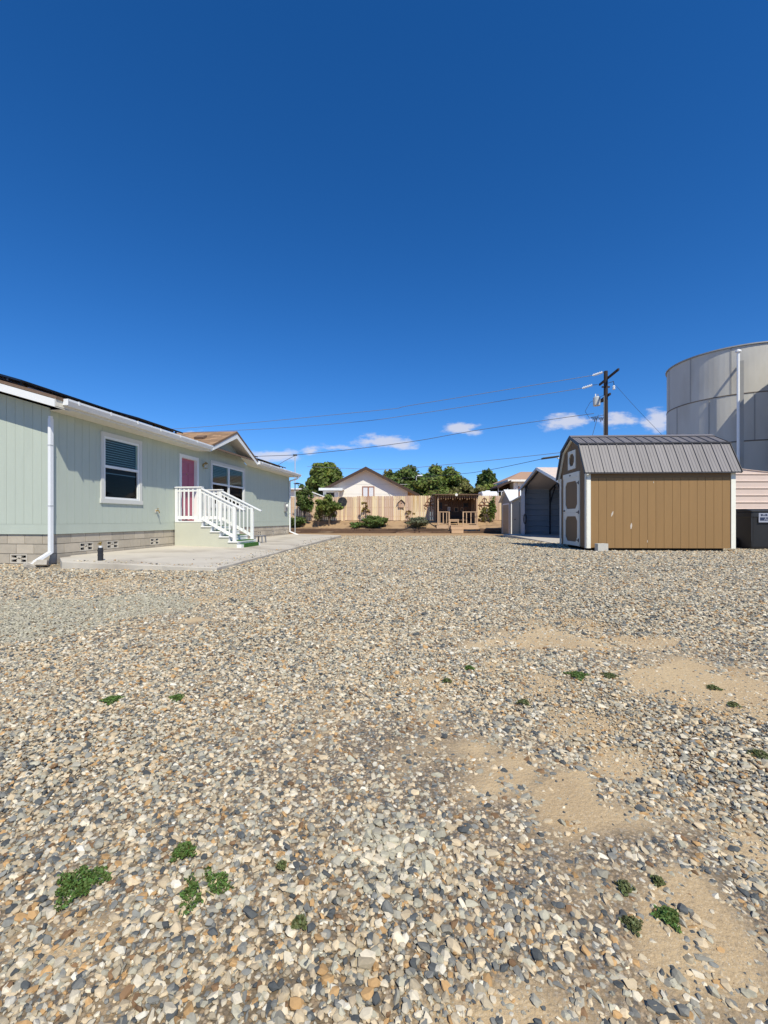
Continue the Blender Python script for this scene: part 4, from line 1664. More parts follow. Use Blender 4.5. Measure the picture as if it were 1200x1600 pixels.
ribbed_wall(.0, CLEN, .0, leg, .0, 1).build('side_wall', 'carport_grey', car)
ribbed_wall(.0, CLEN, .0, leg, CWID, 1).build('side_wall', 'carport_grey', car)
q = MB()
q.prism_x([(0.02, 0), (CWID - .02, 0), (CWID - .02, leg), (CWID / 2, leg + rise - .02), (.02, leg)], CLEN - .01, CLEN)
z = .15
while z < leg:
    q.prism_y([(CLEN - .011, z - .035), (CLEN - .028, z - .015), (CLEN - .028, z + .015), (CLEN - .011, z + .035)], .02, CWID - .02)
    z += .3
q.build('back_wall', 'carport_grey', car)
for s in (0, 1):
    ye, yr = (-.12, CWID / 2) if s == 0 else (CWID + .12, CWID / 2)
    ze = leg - .12 * rise / (CWID / 2)
    q = MB()
    q.prism_x([(ye, ze + .02), (yr, leg + rise + .02), (yr, leg + rise + .005), (ye, ze + .005)] if s == 0 else [(ye, ze + .02), (ye, ze + .005), (yr, leg + rise + .005), (yr, leg + rise + .02)], -.12, CLEN + .1)
    for i in range(9):
        f = (i + .5) / 9
        y, z = ye + (yr - ye) * f, ze + .02 + (leg + rise - ze) * f
        q.obox((CLEN / 2 - .01, y, z + .008), (CLEN / 2 + .11, 0, 0), (0, .03, .03 * (rise / (CWID / 2)) * (1 if s == 0 else -1)), (0, 0, .012))
    q.build('roof_sheet', 'carport_roof', car)
    q = MB()
    q.beam((-.125, ye, ze - .04), (-.125, yr, leg + rise - .04), .02, .13)
    q.build('gable_trim', 'white_metal' if s == 0 else 'carport_grey', car)
for x in (0.03, 1.5, 3.0, 4.5, 6.0):
    for y in (.05, CWID - .05):
        MB().box(x, x + .06, y - .03, y + .03, 0, leg - .02).build('post', 'dark_metal', car)
    for s in (0, 1):
        ye = .05 if s == 0 else CWID - .05
        MB().beam((x + .03, ye, leg - .04), (x + .03, CWID / 2, leg + rise - .06), .06, .06).build('rafter', 'dark_metal', car)
        k = .75 if s == 0 else -.75
        MB().beam((x + .03, ye, leg - .75), (x + .03, ye + k, leg - .05 + .75 * rise / (CWID / 2) - .08), .05, .05).build('brace', 'dark_metal', car)
# return panel on the far side of the opening, with the rope hung on it
MB().box(-.015, .0, CWID - .62, CWID - .0, 0, leg + .08).build('return_panel', 'carport_grey', car)
MB().cyl((-.02, 1.4, 1.0), (-.02, CWID - .2, 1.0), .008, n=6).build('chain', 'dark_metal', car)
p = Vector((CX - .05, CY1 - .85, cz0 + .82))
q = MB()
for rr_, off in ((.26, 0), (.22, .02), (.24, -.02), (.20, .0)):
    pts = [(p.x - .02 + off * .5, p.y + rr_ * math.cos(a) + off, p.z + rr_ * 1.05 * math.sin(a)) for a in [i * math.pi / 10 for i in range(21)]]
    q.tube(pts, .014, 6)
tag(q.build('coiled_hose', 'black_plastic'), 'dark coiled hose hanging at the left of the carport opening', 'hose')

# ------------------------------------------------------------------ small sheds past the carport
gz1 = ground_z(8.4, 29)
ush = tag(empty('utility_shed', (8.35, 29.4, gz1)), 'small cream gabled shed with beige roll door and pale roof in front of the fence', 'shed')
UW, UL, UE, UR = 2.5, 3.4, 2.28, 3.0
q = MB()
q.prism_x([(0, 0), (UW, 0), (UW, UE), (UW / 2, UR), (0, UE)], 0, UL)
q.build('wall', 'cream_metal', ush)
for i in range(18):
    MB().box(.1 + i * .185, .13 + i * .185, -.014, -.001, .02, UE - .02).build('wall_rib', 'cream_metal', ush)
for s in (0, 1):
    ye, yr = (-.14, UW / 2) if s == 0 else (UW + .14, UW / 2)
    ze = UE - .14 * (UR - UE) / (UW / 2)
    MB().prism_x([(ye, ze + .05), (yr, UR + .06), (yr, UR + .01), (ye, ze)] if s == 0 else [(ye, ze + .05), (ye, ze), (yr, UR + .01), (yr, UR + .06)], -.16, UL + .1).build('roof_sheet', 'pale_roof', ush)
MB().box(-.02, -.001, .42, .50, .02, 2.02).build('door_frame', 'white_metal', ush)
MB().box(-.02, -.001, 2.0, 2.08, .02, 2.02).build('door_frame', 'white_metal', ush)
MB().box(-.02, -.001, .42, 2.08, 2.021, 2.1).build('door_frame', 'white_metal', ush)
rd = MB().box(-.006, -.001, .501, 1.999, .02, 2.02).build('roll_door', 'beige_door', ush)
for i in range(7):
    MB().box(-.02, -.0065, .505, 1.995, .03 + i * .285, .03 + i * .285 + .265).build('door_slat', 'beige_door', rd)
MB().box(-.018, .03, -.018, .02, .0, UE - .05).build('corner_trim', 'white_metal', ush)
gz2 = ground_z(7.9, 25.5)
loc_ = tag(empty('storage_closet', (7.72, 24.75, gz2)), 'narrow cream storage closet with a plain door squeezed beside the carport', 'closet')
MB().prism_x([(0, 0), (2.25, 0), (2.25, 2.05), (0, 2.3)], 0.0, 1.7).build('wall', 'cream_metal', loc_)
MB().prism_x([(-.03, 2.31), (2.35, 2.045), (2.35, 2.09), (-.03, 2.355)], -.1, 1.8).build('roof_sheet', 'pale_roof', loc_)
dd = MB().box(-.03, -.001, .7, 1.55, .05, 1.95).build('door', 'cream_metal', loc_)
MB().box(-.04, -.0305, .78, 1.47, .2, .9).build('panel', 'cream_metal', dd)
MB().box(-.04, -.0305, .78, 1.47, 1.05, 1.85).build('panel', 'cream_metal', dd)
MB().cyl((-.03, 1.46, 1.0), (-.08, 1.46, 1.0), .03).build('door_knob', 'dark_metal', dd)
p = at(808.5, 771, 27.3)
vp = tag(empty('vent_pipe', (p.x + .1, 27.3, 2.2)), 'dark upright vent pipe rising between the small cream sheds', 'pipe')
MB().cyl((0, 0, -1.9), (0, 0, 1.0), .05, n=10).build('pipe', 'rust', vp)
MB().cyl((0, 0, 1.0), (0, 0, 1.05), .07, .05, n=10).build('cap', 'dark_metal', vp)

# ------------------------------------------------------------------ tan carport behind the bins
TX0, TX1, TY = 9.1, 12.95, 14.7
tz = ground_z(11, 15) - .06
tcp = tag(empty('tan_metal_carport', (TX0, TY, tz)), 'closed tan metal carport with rounded roof edge behind the black bins', 'carport')
TW, TE, TP, TL = TX1 - TX0, 2.02, 2.62, 6.0


def tan_prof(inset=0.0):
    pts = []
    R = .42
    for i in range(7):
        a = math.pi - (math.pi / 2 - .13) * i / 6
        pts.append((R + R * math.cos(a) + inset, TE + R * math.sin(a) * 1.0 - inset * .5))
    pts.append((TW / 2, TP - inset))
    for i in range(6, -1, -1):
        a = math.pi - (math.pi / 2 - .13) * i / 6
        pts.append((TW - R - R * math.cos(a) - inset, TE + R * math.sin(a) - inset * .5))
    return pts


prof = tan_prof()
z = 0.0
k = 0


def width_at(z):
    if z < TE:
        return 0.0
    xs = [x for x, zz in prof[:8]]
    zs = [zz for x, zz in prof[:8]]
    return float(np.interp(z, zs, xs))


while z < TP - .02:
    z1 = min(z + .228, TP - .005)
    n = 6
    left = [(width_at(z + (z1 - z) * i / n) + .01, z + (z1 - z) * i / n) for i in range(n + 1)]
    poly = [(TW - x, zz) for x, zz in left]
    shape = left[::-1] + poly
    shape = [(x, zz + .006 if zz < z + 1e-6 else zz) for x, zz in shape]
    q = MB()
    q.prism([(x, zz - z) for x, zz in shape], lambda x, zz: (x, .03, zz), lambda x, zz: (x, .05, zz))
    # raised rib along the lower edge of each sheet
    w0 = width_at(z + .03) + .012
    q.prism_x([(0.031, .012), (.006, .03), (.006, .058), (.031, .076)][::-1], w0, TW - w0)
    q.build('wall_sheet', 'tan_metal', tcp, loc=(0, 0, z))
    z = z1 + .004
    k += 1
q = MB()
out, inn = tan_prof(), tan_prof(.02)
n = len(out)
vs_ = [(x, 0, zz) for x, zz in out] + [(x, TL, zz) for x, zz in out] + [(x, 0, zz) for x, zz in inn] + [(x, TL, zz) for x, zz in inn]
fs = []
for i in range(n - 1):
    fs += [(i, n + i, n + i + 1, i + 1), (2 * n + i, 2 * n + i + 1, 3 * n + i + 1, 3 * n + i), (i, i + 1, 2 * n + i + 1, 2 * n + i)]
q.add(vs_, fs)
q.build('roof_sheet', 'tan_metal', tcp)
for x in (.0, TW - .02):
    MB().box(x, x + .02, .05, TL, 0, TE).build('side_wall', 'tan_metal', tcp)


# ------------------------------------------------------------------ wheeled bins
def bin_cart(x, y, rz, label):
    o = tag(empty('wheeled_bin', (x, y, ground_z(x, y) + .02), rz), label, 'bin', 'black wheeled bins beside the brown shed')
    q = MB()
    rows = [(0.0, .235, .25), (.06, .245, .27), (.80, .31, .36), (.84, .325, .375), (.96, .33, .38)]
    vs_, fs = [], []
    for (z, hx, hy) in rows:
        for (sx, sy) in ((-1, -1), (-.8, -1.05), (.8, -1.05), (1, -1), (1, 1), (-1, 1)):
            vs_.append((sx * hx, sy * hy, z))
    n = 6
    for r in range(len(rows) - 1):
        for i in range(n):
            fs.append((r * n + i, r * n + (i + 1) % n, (r + 1) * n + (i + 1) % n, (r + 1) * n + i))
    fs.append(tuple(range(n - 1, -1, -1)))
    fs.append(tuple((len(rows) - 1) * n + i for i in range(n)))
    q.add(vs_, fs)
    q.build('body', 'black_plastic', o, bevel=.012)
    q = MB()
    q.prism_x([(-.42, .965), (-.42, .99), (-.2, 1.045), (.3, 1.05), (.42, 1.0), (.42, .965)][::-1], -.345, .345)
    lid = q.build('lid', 'black_plastic', o, bevel=.012)
    MB().tube([(-.24, .42, .93), (-.24, .49, .95), (.24, .49, .95), (.24, .42, .93)], .016).build('handle', 'black_plastic', o)
    for s in (-1, 1):
        w = MB().cyl((s * .26, .27, .125), (s * .33, .27, .125), .135, n=18).build('wheel', 'black_plastic', o)
        MB().cyl((s * .331, .27, .125), (s * .337, .27, .125), .07, n=12).build('hub', 'stool_grey', w)
    for s in (-1, 1):
        MB().box(s * .31 - .012, s * .31 + .012, -.385, -.36, .2, .82).build('corner_rib', 'black_plastic', o)
    return o


b1 = bin_cart(9.98, 13.35, .05, 'black wheeled bin half hidden behind the right corner of the brown shed')
b2 = bin_cart(9.86, 11.98, -.05, 'black wheeled bin with a pale lettered label on its front, at the right edge')
lab = MB().box(-.15, .30, -.405, -.398, .69, .93).build('label', 'label_white', b2)
MB().box(-.12, .29, -.4075, -.4055, .735, .82).build('label_band', 'label_dark', lab)
fc = bpy.data.curves.new('lettering', 'FONT')
fc.body = 'AA'
fc.size = .11
fc.extrude = .001
fo = bpy.data.objects.new('lettering', fc)
COL.objects.link(fo)
dg = bpy.context.evaluated_depsgraph_get()
tm = bpy.data.meshes.new_from_object(fo.evaluated_get(dg))
bpy.data.objects.remove(fo)
tm.materials.clear()
tm.materials.append(MATS['label_white'])
link_mesh('lettering', tm, lab, (-.02, -.409, .742), (math.pi / 2, 0, 0))
for i, (x, w) in enumerate(((-.10, .05), (-.035, .03), (.01, .05), (.075, .04), (.13, .05), (.20, .06))):
    MB().box(x, x + w, -.4075, -.4055, .855, .905 - .012 * (i % 2)).build('lettering', 'label_dark', lab)


# ------------------------------------------------------------------ steel water tanks
def tank(cx, cy, R, ztop, ring, name_label, a0=0.0, npan=11):
    gz0 = ground_z(cx, cy)
    o = tag(empty('water_tank', (cx, cy, gz0)), name_label, 'tank', 'bolted steel water tanks')
    H = ztop - gz0
    MB().lathe([(R - .05, 0), (R - .05, H)], n=72).build('liner', 'tank_seam', o, smooth=False)
    # curved plates, staggered ring by ring
    nr = int(H / ring + .999)
    step = 2 * math.pi / npan
    cache = {}
    for r in range(nr):
        z1 = H - r * ring
        z0 = max(0.0, z1 - ring)
        key = round(z1 - z0, 3)
        if key not in cache:
            q = MB()
            seg = 8
            vs_ = []
            for i in range(seg + 1):
                a = .004 + (step - .008) * i / seg
                for rad in (R, R - .04):
                    for z in (0.012, z1 - z0 - .012):
                        vs_.append((rad * math.cos(a), rad * math.sin(a), z))
            fs = []
            for i in range(seg):
                b = 4 * i
                fs += [(b, b + 4, b + 5, b + 1), (b + 1, b + 5, b + 7, b + 3), (b + 2, b + 3, b + 7, b + 6), (b, b + 2, b + 6, b + 4)]
            fs += [(0, 1, 3, 2), (4 * seg, 4 * seg + 2, 4 * seg + 3, 4 * seg + 1)]
            q.add(vs_, fs)
            cache[key] = q.mesh('plate', 'tank_steel', smooth=False)
        for k in range(npan):
            link_mesh('plate', cache[key], o, (0, 0, z0), (0, 0, a0 + step * (k + .5 * (r % 2))))
        if r:
            MB().lathe([(R + .008, -.03), (R + .022, -.02), (R + .022, .02), (R + .008, .03)], (0, 0, z1), 96).build('seam_band', 'tank_seam', o, smooth=True)
    # vertical lap seams with bolts read as dark strips
    for r in range(nr):
        z1 = H - r * ring
        z0 = max(0.0, z1 - ring)
        for k in range(npan):
            a = a0 + step * (k + .5 * (r % 2))
            q = MB()
            q.box(R - .01, R + .014, -.03, .03, z0 + .03, z1 - .03)
            s = q.build('lap_seam', 'tank_roof', o)
            s.rotation_euler = (0, 0, a)
    rf = MB().lathe([(R + .07, 0.0), (R + .07, .06), (R - 1.6, .42), (.3, .7)], (0, 0, H), 72).build('roof', 'tank_roof', o, smooth=False)
    MB().lathe([(.3, .7), (.3, .9), (.1, 1.0)], (0, 0, H), 16).build('roof_hatch', 'tank_seam', rf)
    return o


tank(20.18, 25.72, 3.34, 10.1, 2.44, 'tall tan bolted steel water tank rising behind the brown shed at right', a0=math.radians(196))
tank(21.2, 17.7, 3.34, 10.1, 2.44, 'second steel water tank just past the right edge, shading the first', a0=.2)
p = at(1153.5, 547, 22.0)
pz = ground_z(p.x, p.y)
vp = tag(empty('overflow_pipe', (p.x, p.y, pz)), 'white upright pipe with a cap standing in front of the water tank', 'pipe')
hp = p.z - pz
MB().cyl((0, 0, 0), (0, 0, hp - .12), .062, n=12).build('pipe', 'white_metal', vp)
MB().lathe([(.05, 0), (.13, .02), (.12, .1), (.03, .16)], (0, 0, hp - .12), 12).build('cap', 'white_metal', vp)
tdir = (Vector((20.18, 25.72, 0)) - Vector((p.x, p.y, 0))).normalized()
gap = (Vector((20.18, 25.72, 0)) - Vector((p.x, p.y, 0))).length - 3.34
for zz in (hp - .5, hp - 2.6, hp - 5.2):
    MB().beam(Vector((0, 0, zz)) + tdir * .076, Vector((0, 0, zz)) + tdir * (gap - .03), .06, .12).build('bracket', 'tank_roof', vp)
# cable ladder tray beside the pipe
side = Vector((-tdir.y, tdir.x, 0))
c0 = tdir * (gap * .55) - side * .16
MB().beam(c0 + Vector((0, 0, .2)), c0 + Vector((0, 0, hp - .35)), .16, .05, up=tdir).build('cable_tray', 'tank_roof', vp)

# ------------------------------------------------------------------ planting bed, timber edging, fence
FY = 35.3
q = MB()
bx = list(np.arange(-9.5, 12.01, .35))
by = [33.02, 33.3, 33.8, 34.3, 34.8, 35.2, 36.2]
bz = [.50, .56, .70, .86, 1.02, 1.12, 1.14]
vs_ = [(x, y, z + .05 * mnoise.noise(Vector((x * 1.3, y * 1.5, 0)))) for y, z in zip(by, bz) for x in bx]
n = len(bx)
q.add(vs_, [(j * n + i, j * n + i + 1, (j + 1) * n + i + 1, (j + 1) * n + i) for j in range(len(by) - 1) for i in range(n - 1)])
structure(q.build('planting_bed', 'soil', smooth=True))

edge = tag(empty('timber_edging', (0, 32.85, ground_z(0, 32.8))), 'weathered dark timber edging along the front of the planting bed', 'edging')
rnd = random.Random(21)
x = -8.4
lens = []
for course in range(2):
    x = -8.4 - course * 1.1
    while x < 9.0:
        L = rnd.uniform(2.2, 2.7)
        a, c = x + .006, x + L - .006
        if not (course == 1 and 4.75 < (a + c) / 2 < 5.9):
            q = MB()
            seg = 10
            vs2, f2 = [], []
            for i in range(seg + 1):
                xx = (c - a) * i / seg
                w = .008 * rnd.uniform(-1, 1)
                h = .012 * rnd.uniform(-1, 1)
                vs2 += [(xx, w, 0), (xx, .18 + w, 0), (xx, .18 + w, .168 + h), (xx, w, .168 + h)]
            for i in range(seg):
                b = 4 * i
                f2 += [(b, b + 4, b + 7, b + 3), (b + 3, b + 7, b + 6, b + 2), (b + 2, b + 6, b + 5, b + 1), (b + 1, b + 5, b + 4, b)]
            f2 += [(0, 3, 2, 1), (4 * seg, 4 * seg + 1, 4 * seg + 2, 4 * seg + 3)]
            q.add(vs2, f2)
            o = q.build('timber', 'timber', edge, bevel=.012, loc=(a, rnd.uniform(-.015, .015), .182 * course))
        x += L

fence = tag(empty('board_fence', (0, FY, 1.12)), 'pale cedar board fence running behind the planting bed', 'fence')
rnd = random.Random(8)
x = -15.0
fence_cache = []
for k in range(6):
    q = MB()
    q.prism_y([(0, 0), (.142, 0), (.142, 1.88), (.11, 1.93), (.03, 1.93), (0, 1.88)], 0, .018)
    fence_cache.append(q.mesh('board', 'cedar'))
while x < 16:
    o = link_mesh('board', fence_cache[rnd.randrange(6)], fence, (x, rnd.uniform(-.004, .004), .02 + rnd.uniform(-.012, .012) + (.03 if x > 1.6 else 0) - (.06 if x < -2.2 else 0)), (0, rnd.uniform(-.004, .004), 0))
    x += .153
for z in (.3, 1.0, 1.65):
    MB().box(-15, 16, .022, .06, z, z + .085).build('rail', 'cedar', fence)
MB().box(-15, 16, -.002, .02, -.10, .035).build('kick_board', 'dark_board', fence)
for i in range(13):
    MB().box(-15 + i * 2.5, -14.91 + i * 2.5, .062, .15, -.4, 1.8).build('post', 'cedar', fence)

# ornaments on the fence
p = at(535, 784, FY - .06)
q = MB()
for r_, k in ((.36, 0), (.27, 1), (.18, 2), (.09, 3)):
    q.tube([(r_ * math.cos(a), 0, r_ * math.sin(a)) for a in [i * math.pi / 10 for i in range(21)]], .012, 6)
for i in range(9):
    a = i * math.pi / 9
    q.cyl((.36 * math.cos(a), .01, .36 * math.sin(a)), (-.36 * math.cos(a), .01, -.36 * math.sin(a)), .009, n=6)
q.cyl((0, .022, 0), (0, .03, 0), .36, n=24)
o = q.build('fence_medallion', 'dark_metal')
o.location = p
tag(o, 'round dark openwork disc hung on the fence above the shrubs', 'ornament')
p = at(627, 786, FY - .14)
o = tag(empty('birdhouse', p), 'small wooden birdhouse with a dark peaked roof on the fence', 'birdhouse')
MB().prism_y([(-.22, -.34), (.22, -.34), (.22, .02), (0, .24), (-.22, .02)], 0, .10).build('body', 'cedar', o)
for s in (-1, 1):
    MB().beam((s * .32, .03, -.02), (0, .03, .28), .24, .03).build('roof_board', 'dark_board', o)
MB().cyl((0, -.001, -.02), (0, -.005, -.02), .05, n=12).build('entrance_hole', 'dark_room', o)
for (px, lab_) in ((672, 'rusty scrolled metal ornament on the fence left of the garden shelter'), (757, 'rusty scrolled metal ornament on the fence right of the garden shelter')):
    p = at(px, 789, FY - .03)
    q = MB()
    for r_, cx_, cz_ in ((.16, -.2, .1), (.16, .2, .1), (.12, -.3, -.2), (.12, .3, -.2), (.18, 0, .35)):
        q.tube([(cx_ + r_ * math.cos(a), 0, cz_ + r_ * math.sin(a)) for a in [i * math.pi / 8 for i in range(13)]], .022, 6)
    q.cyl((-.5, 0, 0), (.5, 0, 0), .025, n=6)
    q.cyl((0, 0, -.5), (0, 0, .6), .025, n=6)
    o = q.build('metal_ornament', 'rust')
    o.location = p
    tag(o, lab_, 'ornament', 'rusty scrolled fence ornaments')

# ------------------------------------------------------------------ garden shelter
GX0, GX1, GY0, GY1 = 3.92, 7.0, 33.25, 35.2
gfl = .80
sh_ = tag(empty('garden_shelter', (GX0, GY0, gfl)), 'open-fronted wooden garden shelter with low railings against the fence', 'shelter')
GW, GD = GX1 - GX0, GY1 - GY0
for i in range(13):
    MB().box(0, GW, i * .15, i * .15 + .142, -.035, 0).build('floor_board', 'playhouse_wood', sh_)
MB().box(-.02, GW + .02, -.05, -.012, -.32, -.0).build('fascia_board', 'playhouse_pale', sh_)
for x in (.05, GW - .14):
    MB().box(x, x + .09, .0, .09, -.55, 2.2).build('post', 'playhouse_pale', sh_, bevel=.006)
    MB().box(x, x + .09, GD - .1, GD - .01, -.2, 2.3).build('post', 'playhouse_wood', sh_)
for i in range(20):
    MB().box(.02 + i * .152, .165 + i * .152, GD - .03, GD - .008, 0.0, 2.25).build('wall_board', 'playhouse_dark', sh_)
for i in range(12):
    MB().box(GW - .03, GW - .008, .1 + i * .152, .245 + i * .152, .0, 2.2).build('wall_board', 'playhouse_wood', sh_)
MB().box(.0, GW, -.02, .05, 2.06, 2.22).build('header', 'playhouse_dark', sh_)
rf_ = MB()
rf_.prism_x([(-.22, 2.28), (GD + .02, 2.42), (GD + .02, 2.36), (-.22, 2.22)], -.16, GW + .16)
rf_ = rf_.build('roof', 'playhouse_dark', sh_)
for i in range(17):
    MB().box(.12 + i * .175, .155 + i * .175, -.045, -.021, 1.86 + .05 * (i % 3), 2.2).build('fringe_slat', 'playhouse_wood', sh_)
MB().cyl((GW * .5 - .12, -.23, 2.24), (GW * .5 - .12, -.26, 2.24), .1, n=14).build('round_plaque', 'white_house', sh_)
for (a, c) in ((.05, .86), (1.98, GW - .05)):
    MB().box(a, c, -.01, .07, .95, 1.0).build('rail', 'playhouse_pale', sh_)
    MB().box(a, c, .005, .06, .06, .12).build('rail', 'playhouse_pale', sh_)
    nbr = 3
    for i in range(nbr):
        x = a + (c - a) * (i + .7) / (nbr + .2)
        MB().box(x - .03, x + .03, .015, .05, .12, .95).build('baluster', 'playhouse_pale', sh_)
for x in (.86, 1.9):
    MB().box(x, x + .085, -.1, -.012, -.6, 1.0).build('rail_post', 'playhouse_pale', sh_, bevel=.005)
MB().box(.96, 1.89, -.42, -.055, -.06, -.0).build('step', 'playhouse_pale', sh_)
MB().box(.99, 1.86, -.40, -.06, -.58, -.062).build('step_riser', 'playhouse_pale', sh_)
MB().box(.99, 1.86, -.72, -.402, -.33, -.27).build('step', 'playhouse_pale', sh_)
MB().box(1.0, 1.85, -.70, -.404, -.58, -.332).build('step_riser', 'playhouse_pale', sh_)
for (x, z, w, h, mm_) in ((1.18, 1.25, .2, .28, 'white_house'), (1.75, 1.2, .32, .34, 'playhouse_wood'), (2.2, 1.22, .2, .3, 'playhouse_pale'), (.95, 1.55, .22, .06, 'playhouse_pale'), (.5, 1.5, .3, .5, 'dark_metal'), (2.5, 1.55, .35, .3, 'dark_metal')):
    o = empty('wall_picture', (GX0 + x, GY0 + GD - .034, gfl + z))
    q = MB()
    q.box(-w / 2, w / 2, -.02, 0, -h / 2, -h / 2 + .04); q.box(-w / 2, w / 2, -.02, 0, h / 2 - .04 if h > .1 else h / 2 - .02, h / 2)
    if h > .1:
        q.box(-w / 2, -w / 2 + .04, -.02, 0, -h / 2 + .04, h / 2 - .04); q.box(w / 2 - .04, w / 2, -.02, 0, -h / 2 + .04, h / 2 - .04)
    q.build('frame', mm_, o)
    MB().box(-w / 2 + .03, w / 2 - .03, -.008, -.001, -h / 2 + .01, h / 2 - .01).build('picture', 'dark_room' if mm_ != 'white_house' else 'stool_grey', o)
    lbl = {1.18: 'small white-framed picture on the shelter back wall', 1.75: 'brown-framed picture on the shelter back wall', 2.2: 'narrow pale-framed picture at right on the shelter back wall',
           .95: 'thin pale plank sign high on the shelter back wall', .5: 'tall dark-framed picture at left on the shelter back wall', 2.5: 'dark-framed picture high at right on the shelter back wall'}[x]
    tag(o, lbl, 'picture')
bench = tag(empty('low_table', (GX0 + 1.35, GY0 + .55, gfl + .001)), 'low pale wooden table standing inside the garden shelter', 'table')
MB().box(-.36, .36, -.2, .2, .38, .43).build('tabletop', 'playhouse_pale', bench)
MB().box(-.33, .33, -.17, -.14, .26, .379).build('apron', 'playhouse_pale', bench)
for sx in (-1, 1):
    for sy in (-1, 1):
        MB().box(sx * .31 - .03, sx * .31 + .03, sy * .16 - .03, sy * .16 + .03, 0, .379).build('leg', 'playhouse_pale', bench)
sof = tag(empty('bench_seat', (GX0 + 1.6, GY0 + 1.45, gfl + .001)), 'dark bench seat at the back of the garden shelter', 'bench')
MB().box(-.9, .9, -.3, .3, .3, .45).build('seat', 'dark_board', sof)
MB().box(-.9, .9, .25, .32, .45, .95).build('backrest', 'dark_board', sof)
for s in (-1, 1):
    MB().box(s * .85 - .05, s * .85 + .05, -.28, .28, 0, .299).build('leg', 'dark_board', sof)


# ------------------------------------------------------------------ plants
def leaves_mesh(blobs, n, size, seed, shell=.55, flat=0.0, elong=1.6, droop=0.0):
    """leaf-sized faces through the volume of several uneven clumps"""
    rg = np.random.default_rng(seed)
    vol = np.array([b[3] * b[4] * b[5] for b in blobs]) ** .75
    which = rg.choice(len(blobs), n, p=vol / vol.sum())
    d = rg.normal(size=(n, 3))
    d /= np.linalg.norm(d, axis=1)[:, None]
    r = (shell + (1 - shell) * rg.random(n)) * (1 + .24 * rg.normal(size=n))
    B = np.array(blobs)
    pos = B[which, :3] + d * B[which, 3:6] * r[:, None]
    nrm = d + rg.normal(size=(n, 3)) * .7
    nrm[:, 2] += .35
    nrm /= np.linalg.norm(nrm, axis=1)[:, None]
    t = np.cross(nrm, rg.normal(size=(n, 3)))
    t /= np.linalg.norm(t, axis=1)[:, None]
    b = np.cross(nrm, t)
    s = size * (0.6 + .8 * rg.random(n))
    tt = t * (s * elong * .5)[:, None]
    bb = b * (s * .5)[:, None]
    v = np.empty((n, 4, 3))
    v[:, 0] = pos - tt
    v[:, 1] = pos + bb + nrm * (s * .12)[:, None]
    v[:, 2] = pos + tt
    v[:, 3] = pos - bb + nrm * (s * .12)[:, None]
    return v.reshape(-1, 3)


def leaf_obj(name, verts, m, parent):
    n = len(verts) // 4
    me = bpy.data.meshes.new(name)
    me.vertices.add(len(verts))
    me.vertices.foreach_set('co', verts.astype(np.float32).ravel())
    me.loops.add(n * 4)
    me.loops.foreach_set('vertex_index', np.arange(n * 4, dtype=np.int32))
    me.polygons.add(n)
    me.polygons.foreach_set('loop_start', np.arange(0, n * 4, 4, dtype=np.int32))
    me.update()
    me.validate()
    me.materials.append(MATS[m])
    o = bpy.data.objects.new(name, me)
    COL.objects.link(o)
    o.parent = parent
    return o


def stems(parent, specs, m='bark', name='trunk'):
    for pts in specs:
        q = MB()
        for (p0, r0), (p1, r1) in zip(pts, pts[1:]):
            q.cyl(p0, p1, r0, r1, 8)
        q.build(name, m, parent)


def clump_blobs(w, h, base, k, rnd, dep=None, size=.34, top=1.0):
    """uneven clumps filling an ellipsoid of width w, height h that starts at base"""
    dep = dep or w
    out = []
    for _ in range(k):
        while True:
            u, v, s = rnd.uniform(-1, 1), rnd.uniform(-1, 1), rnd.uniform(-1, 1)
            if u * u + v * v + s * s < 1:
                break
        cz = base + h / 2 + s * h / 2 * .82
        q = rnd.uniform(.6, 1.15) * size
        out.append((u * w / 2 * .9, v * dep / 2 * .9, cz, q * w / 2, q * dep / 2, q * h / 2 * rnd.uniform(.6, 1.0)))
    return out


def tree(name, loc, w, h, base, n, leaf, m, label, seed, k=26, size=.34, trunk_r=.2, group=None, cat='tree', dep=None, m2=None, shell=.5):
    rnd = random.Random(seed)
    o = tag(empty(name, loc), label, cat, group)
    if cat == 'tree':
        k, size, n, leaf = int(k * 1.7), size * .78, int(n * 1.9), leaf * .78
    blobs = clump_blobs(w, h, base, k, rnd, dep, size)
    leaf_obj('crown', leaves_mesh(blobs, n, leaf, seed, shell), m, o)
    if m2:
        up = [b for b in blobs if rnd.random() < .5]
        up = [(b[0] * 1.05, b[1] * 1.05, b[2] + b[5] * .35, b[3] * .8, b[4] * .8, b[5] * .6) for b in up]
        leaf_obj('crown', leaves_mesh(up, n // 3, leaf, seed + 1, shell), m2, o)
    sp = []
    for i in range(5):
        b = blobs[i % len(blobs)]
        z1 = base + h * .25
        sp.append([((rnd.uniform(-.1, .1) * trunk_r, 0, 0), trunk_r), ((rnd.uniform(-.5, .5) * trunk_r, 0, z1 * .6), trunk_r * .8), ((b[0] * .5, b[1] * .5, (z1 + b[2]) / 2), trunk_r * .5), ((b[0], b[1], b[2]), trunk_r * .15)])
    q = MB()
    for pts in sp:
        for (p0, r0), (p1, r1) in zip(pts, pts[1:]):
            q.cyl(p0, p1, r0, r1, 8)
    q.build('trunk', 'bark', o)
    return o


def bed_z(y):
    return float(np.interp(y, by, bz))


def px_tree(name, pxc, d, wpx, ytop, ybase_crown, gz0, n, leaf, m, label, seed, **kw):
    x = (pxc - 600) / F * d
    w = wpx * (1.1 if d > 50 else 1.0) / F * d
    ztop = ZC + (HZ - ytop) / F * d
    zb = ZC + (HZ - ybase_crown) / F * d
    return tree(name, (x, d, gz0), w, ztop - zb, zb - gz0, n, leaf, m, label, seed, **kw)


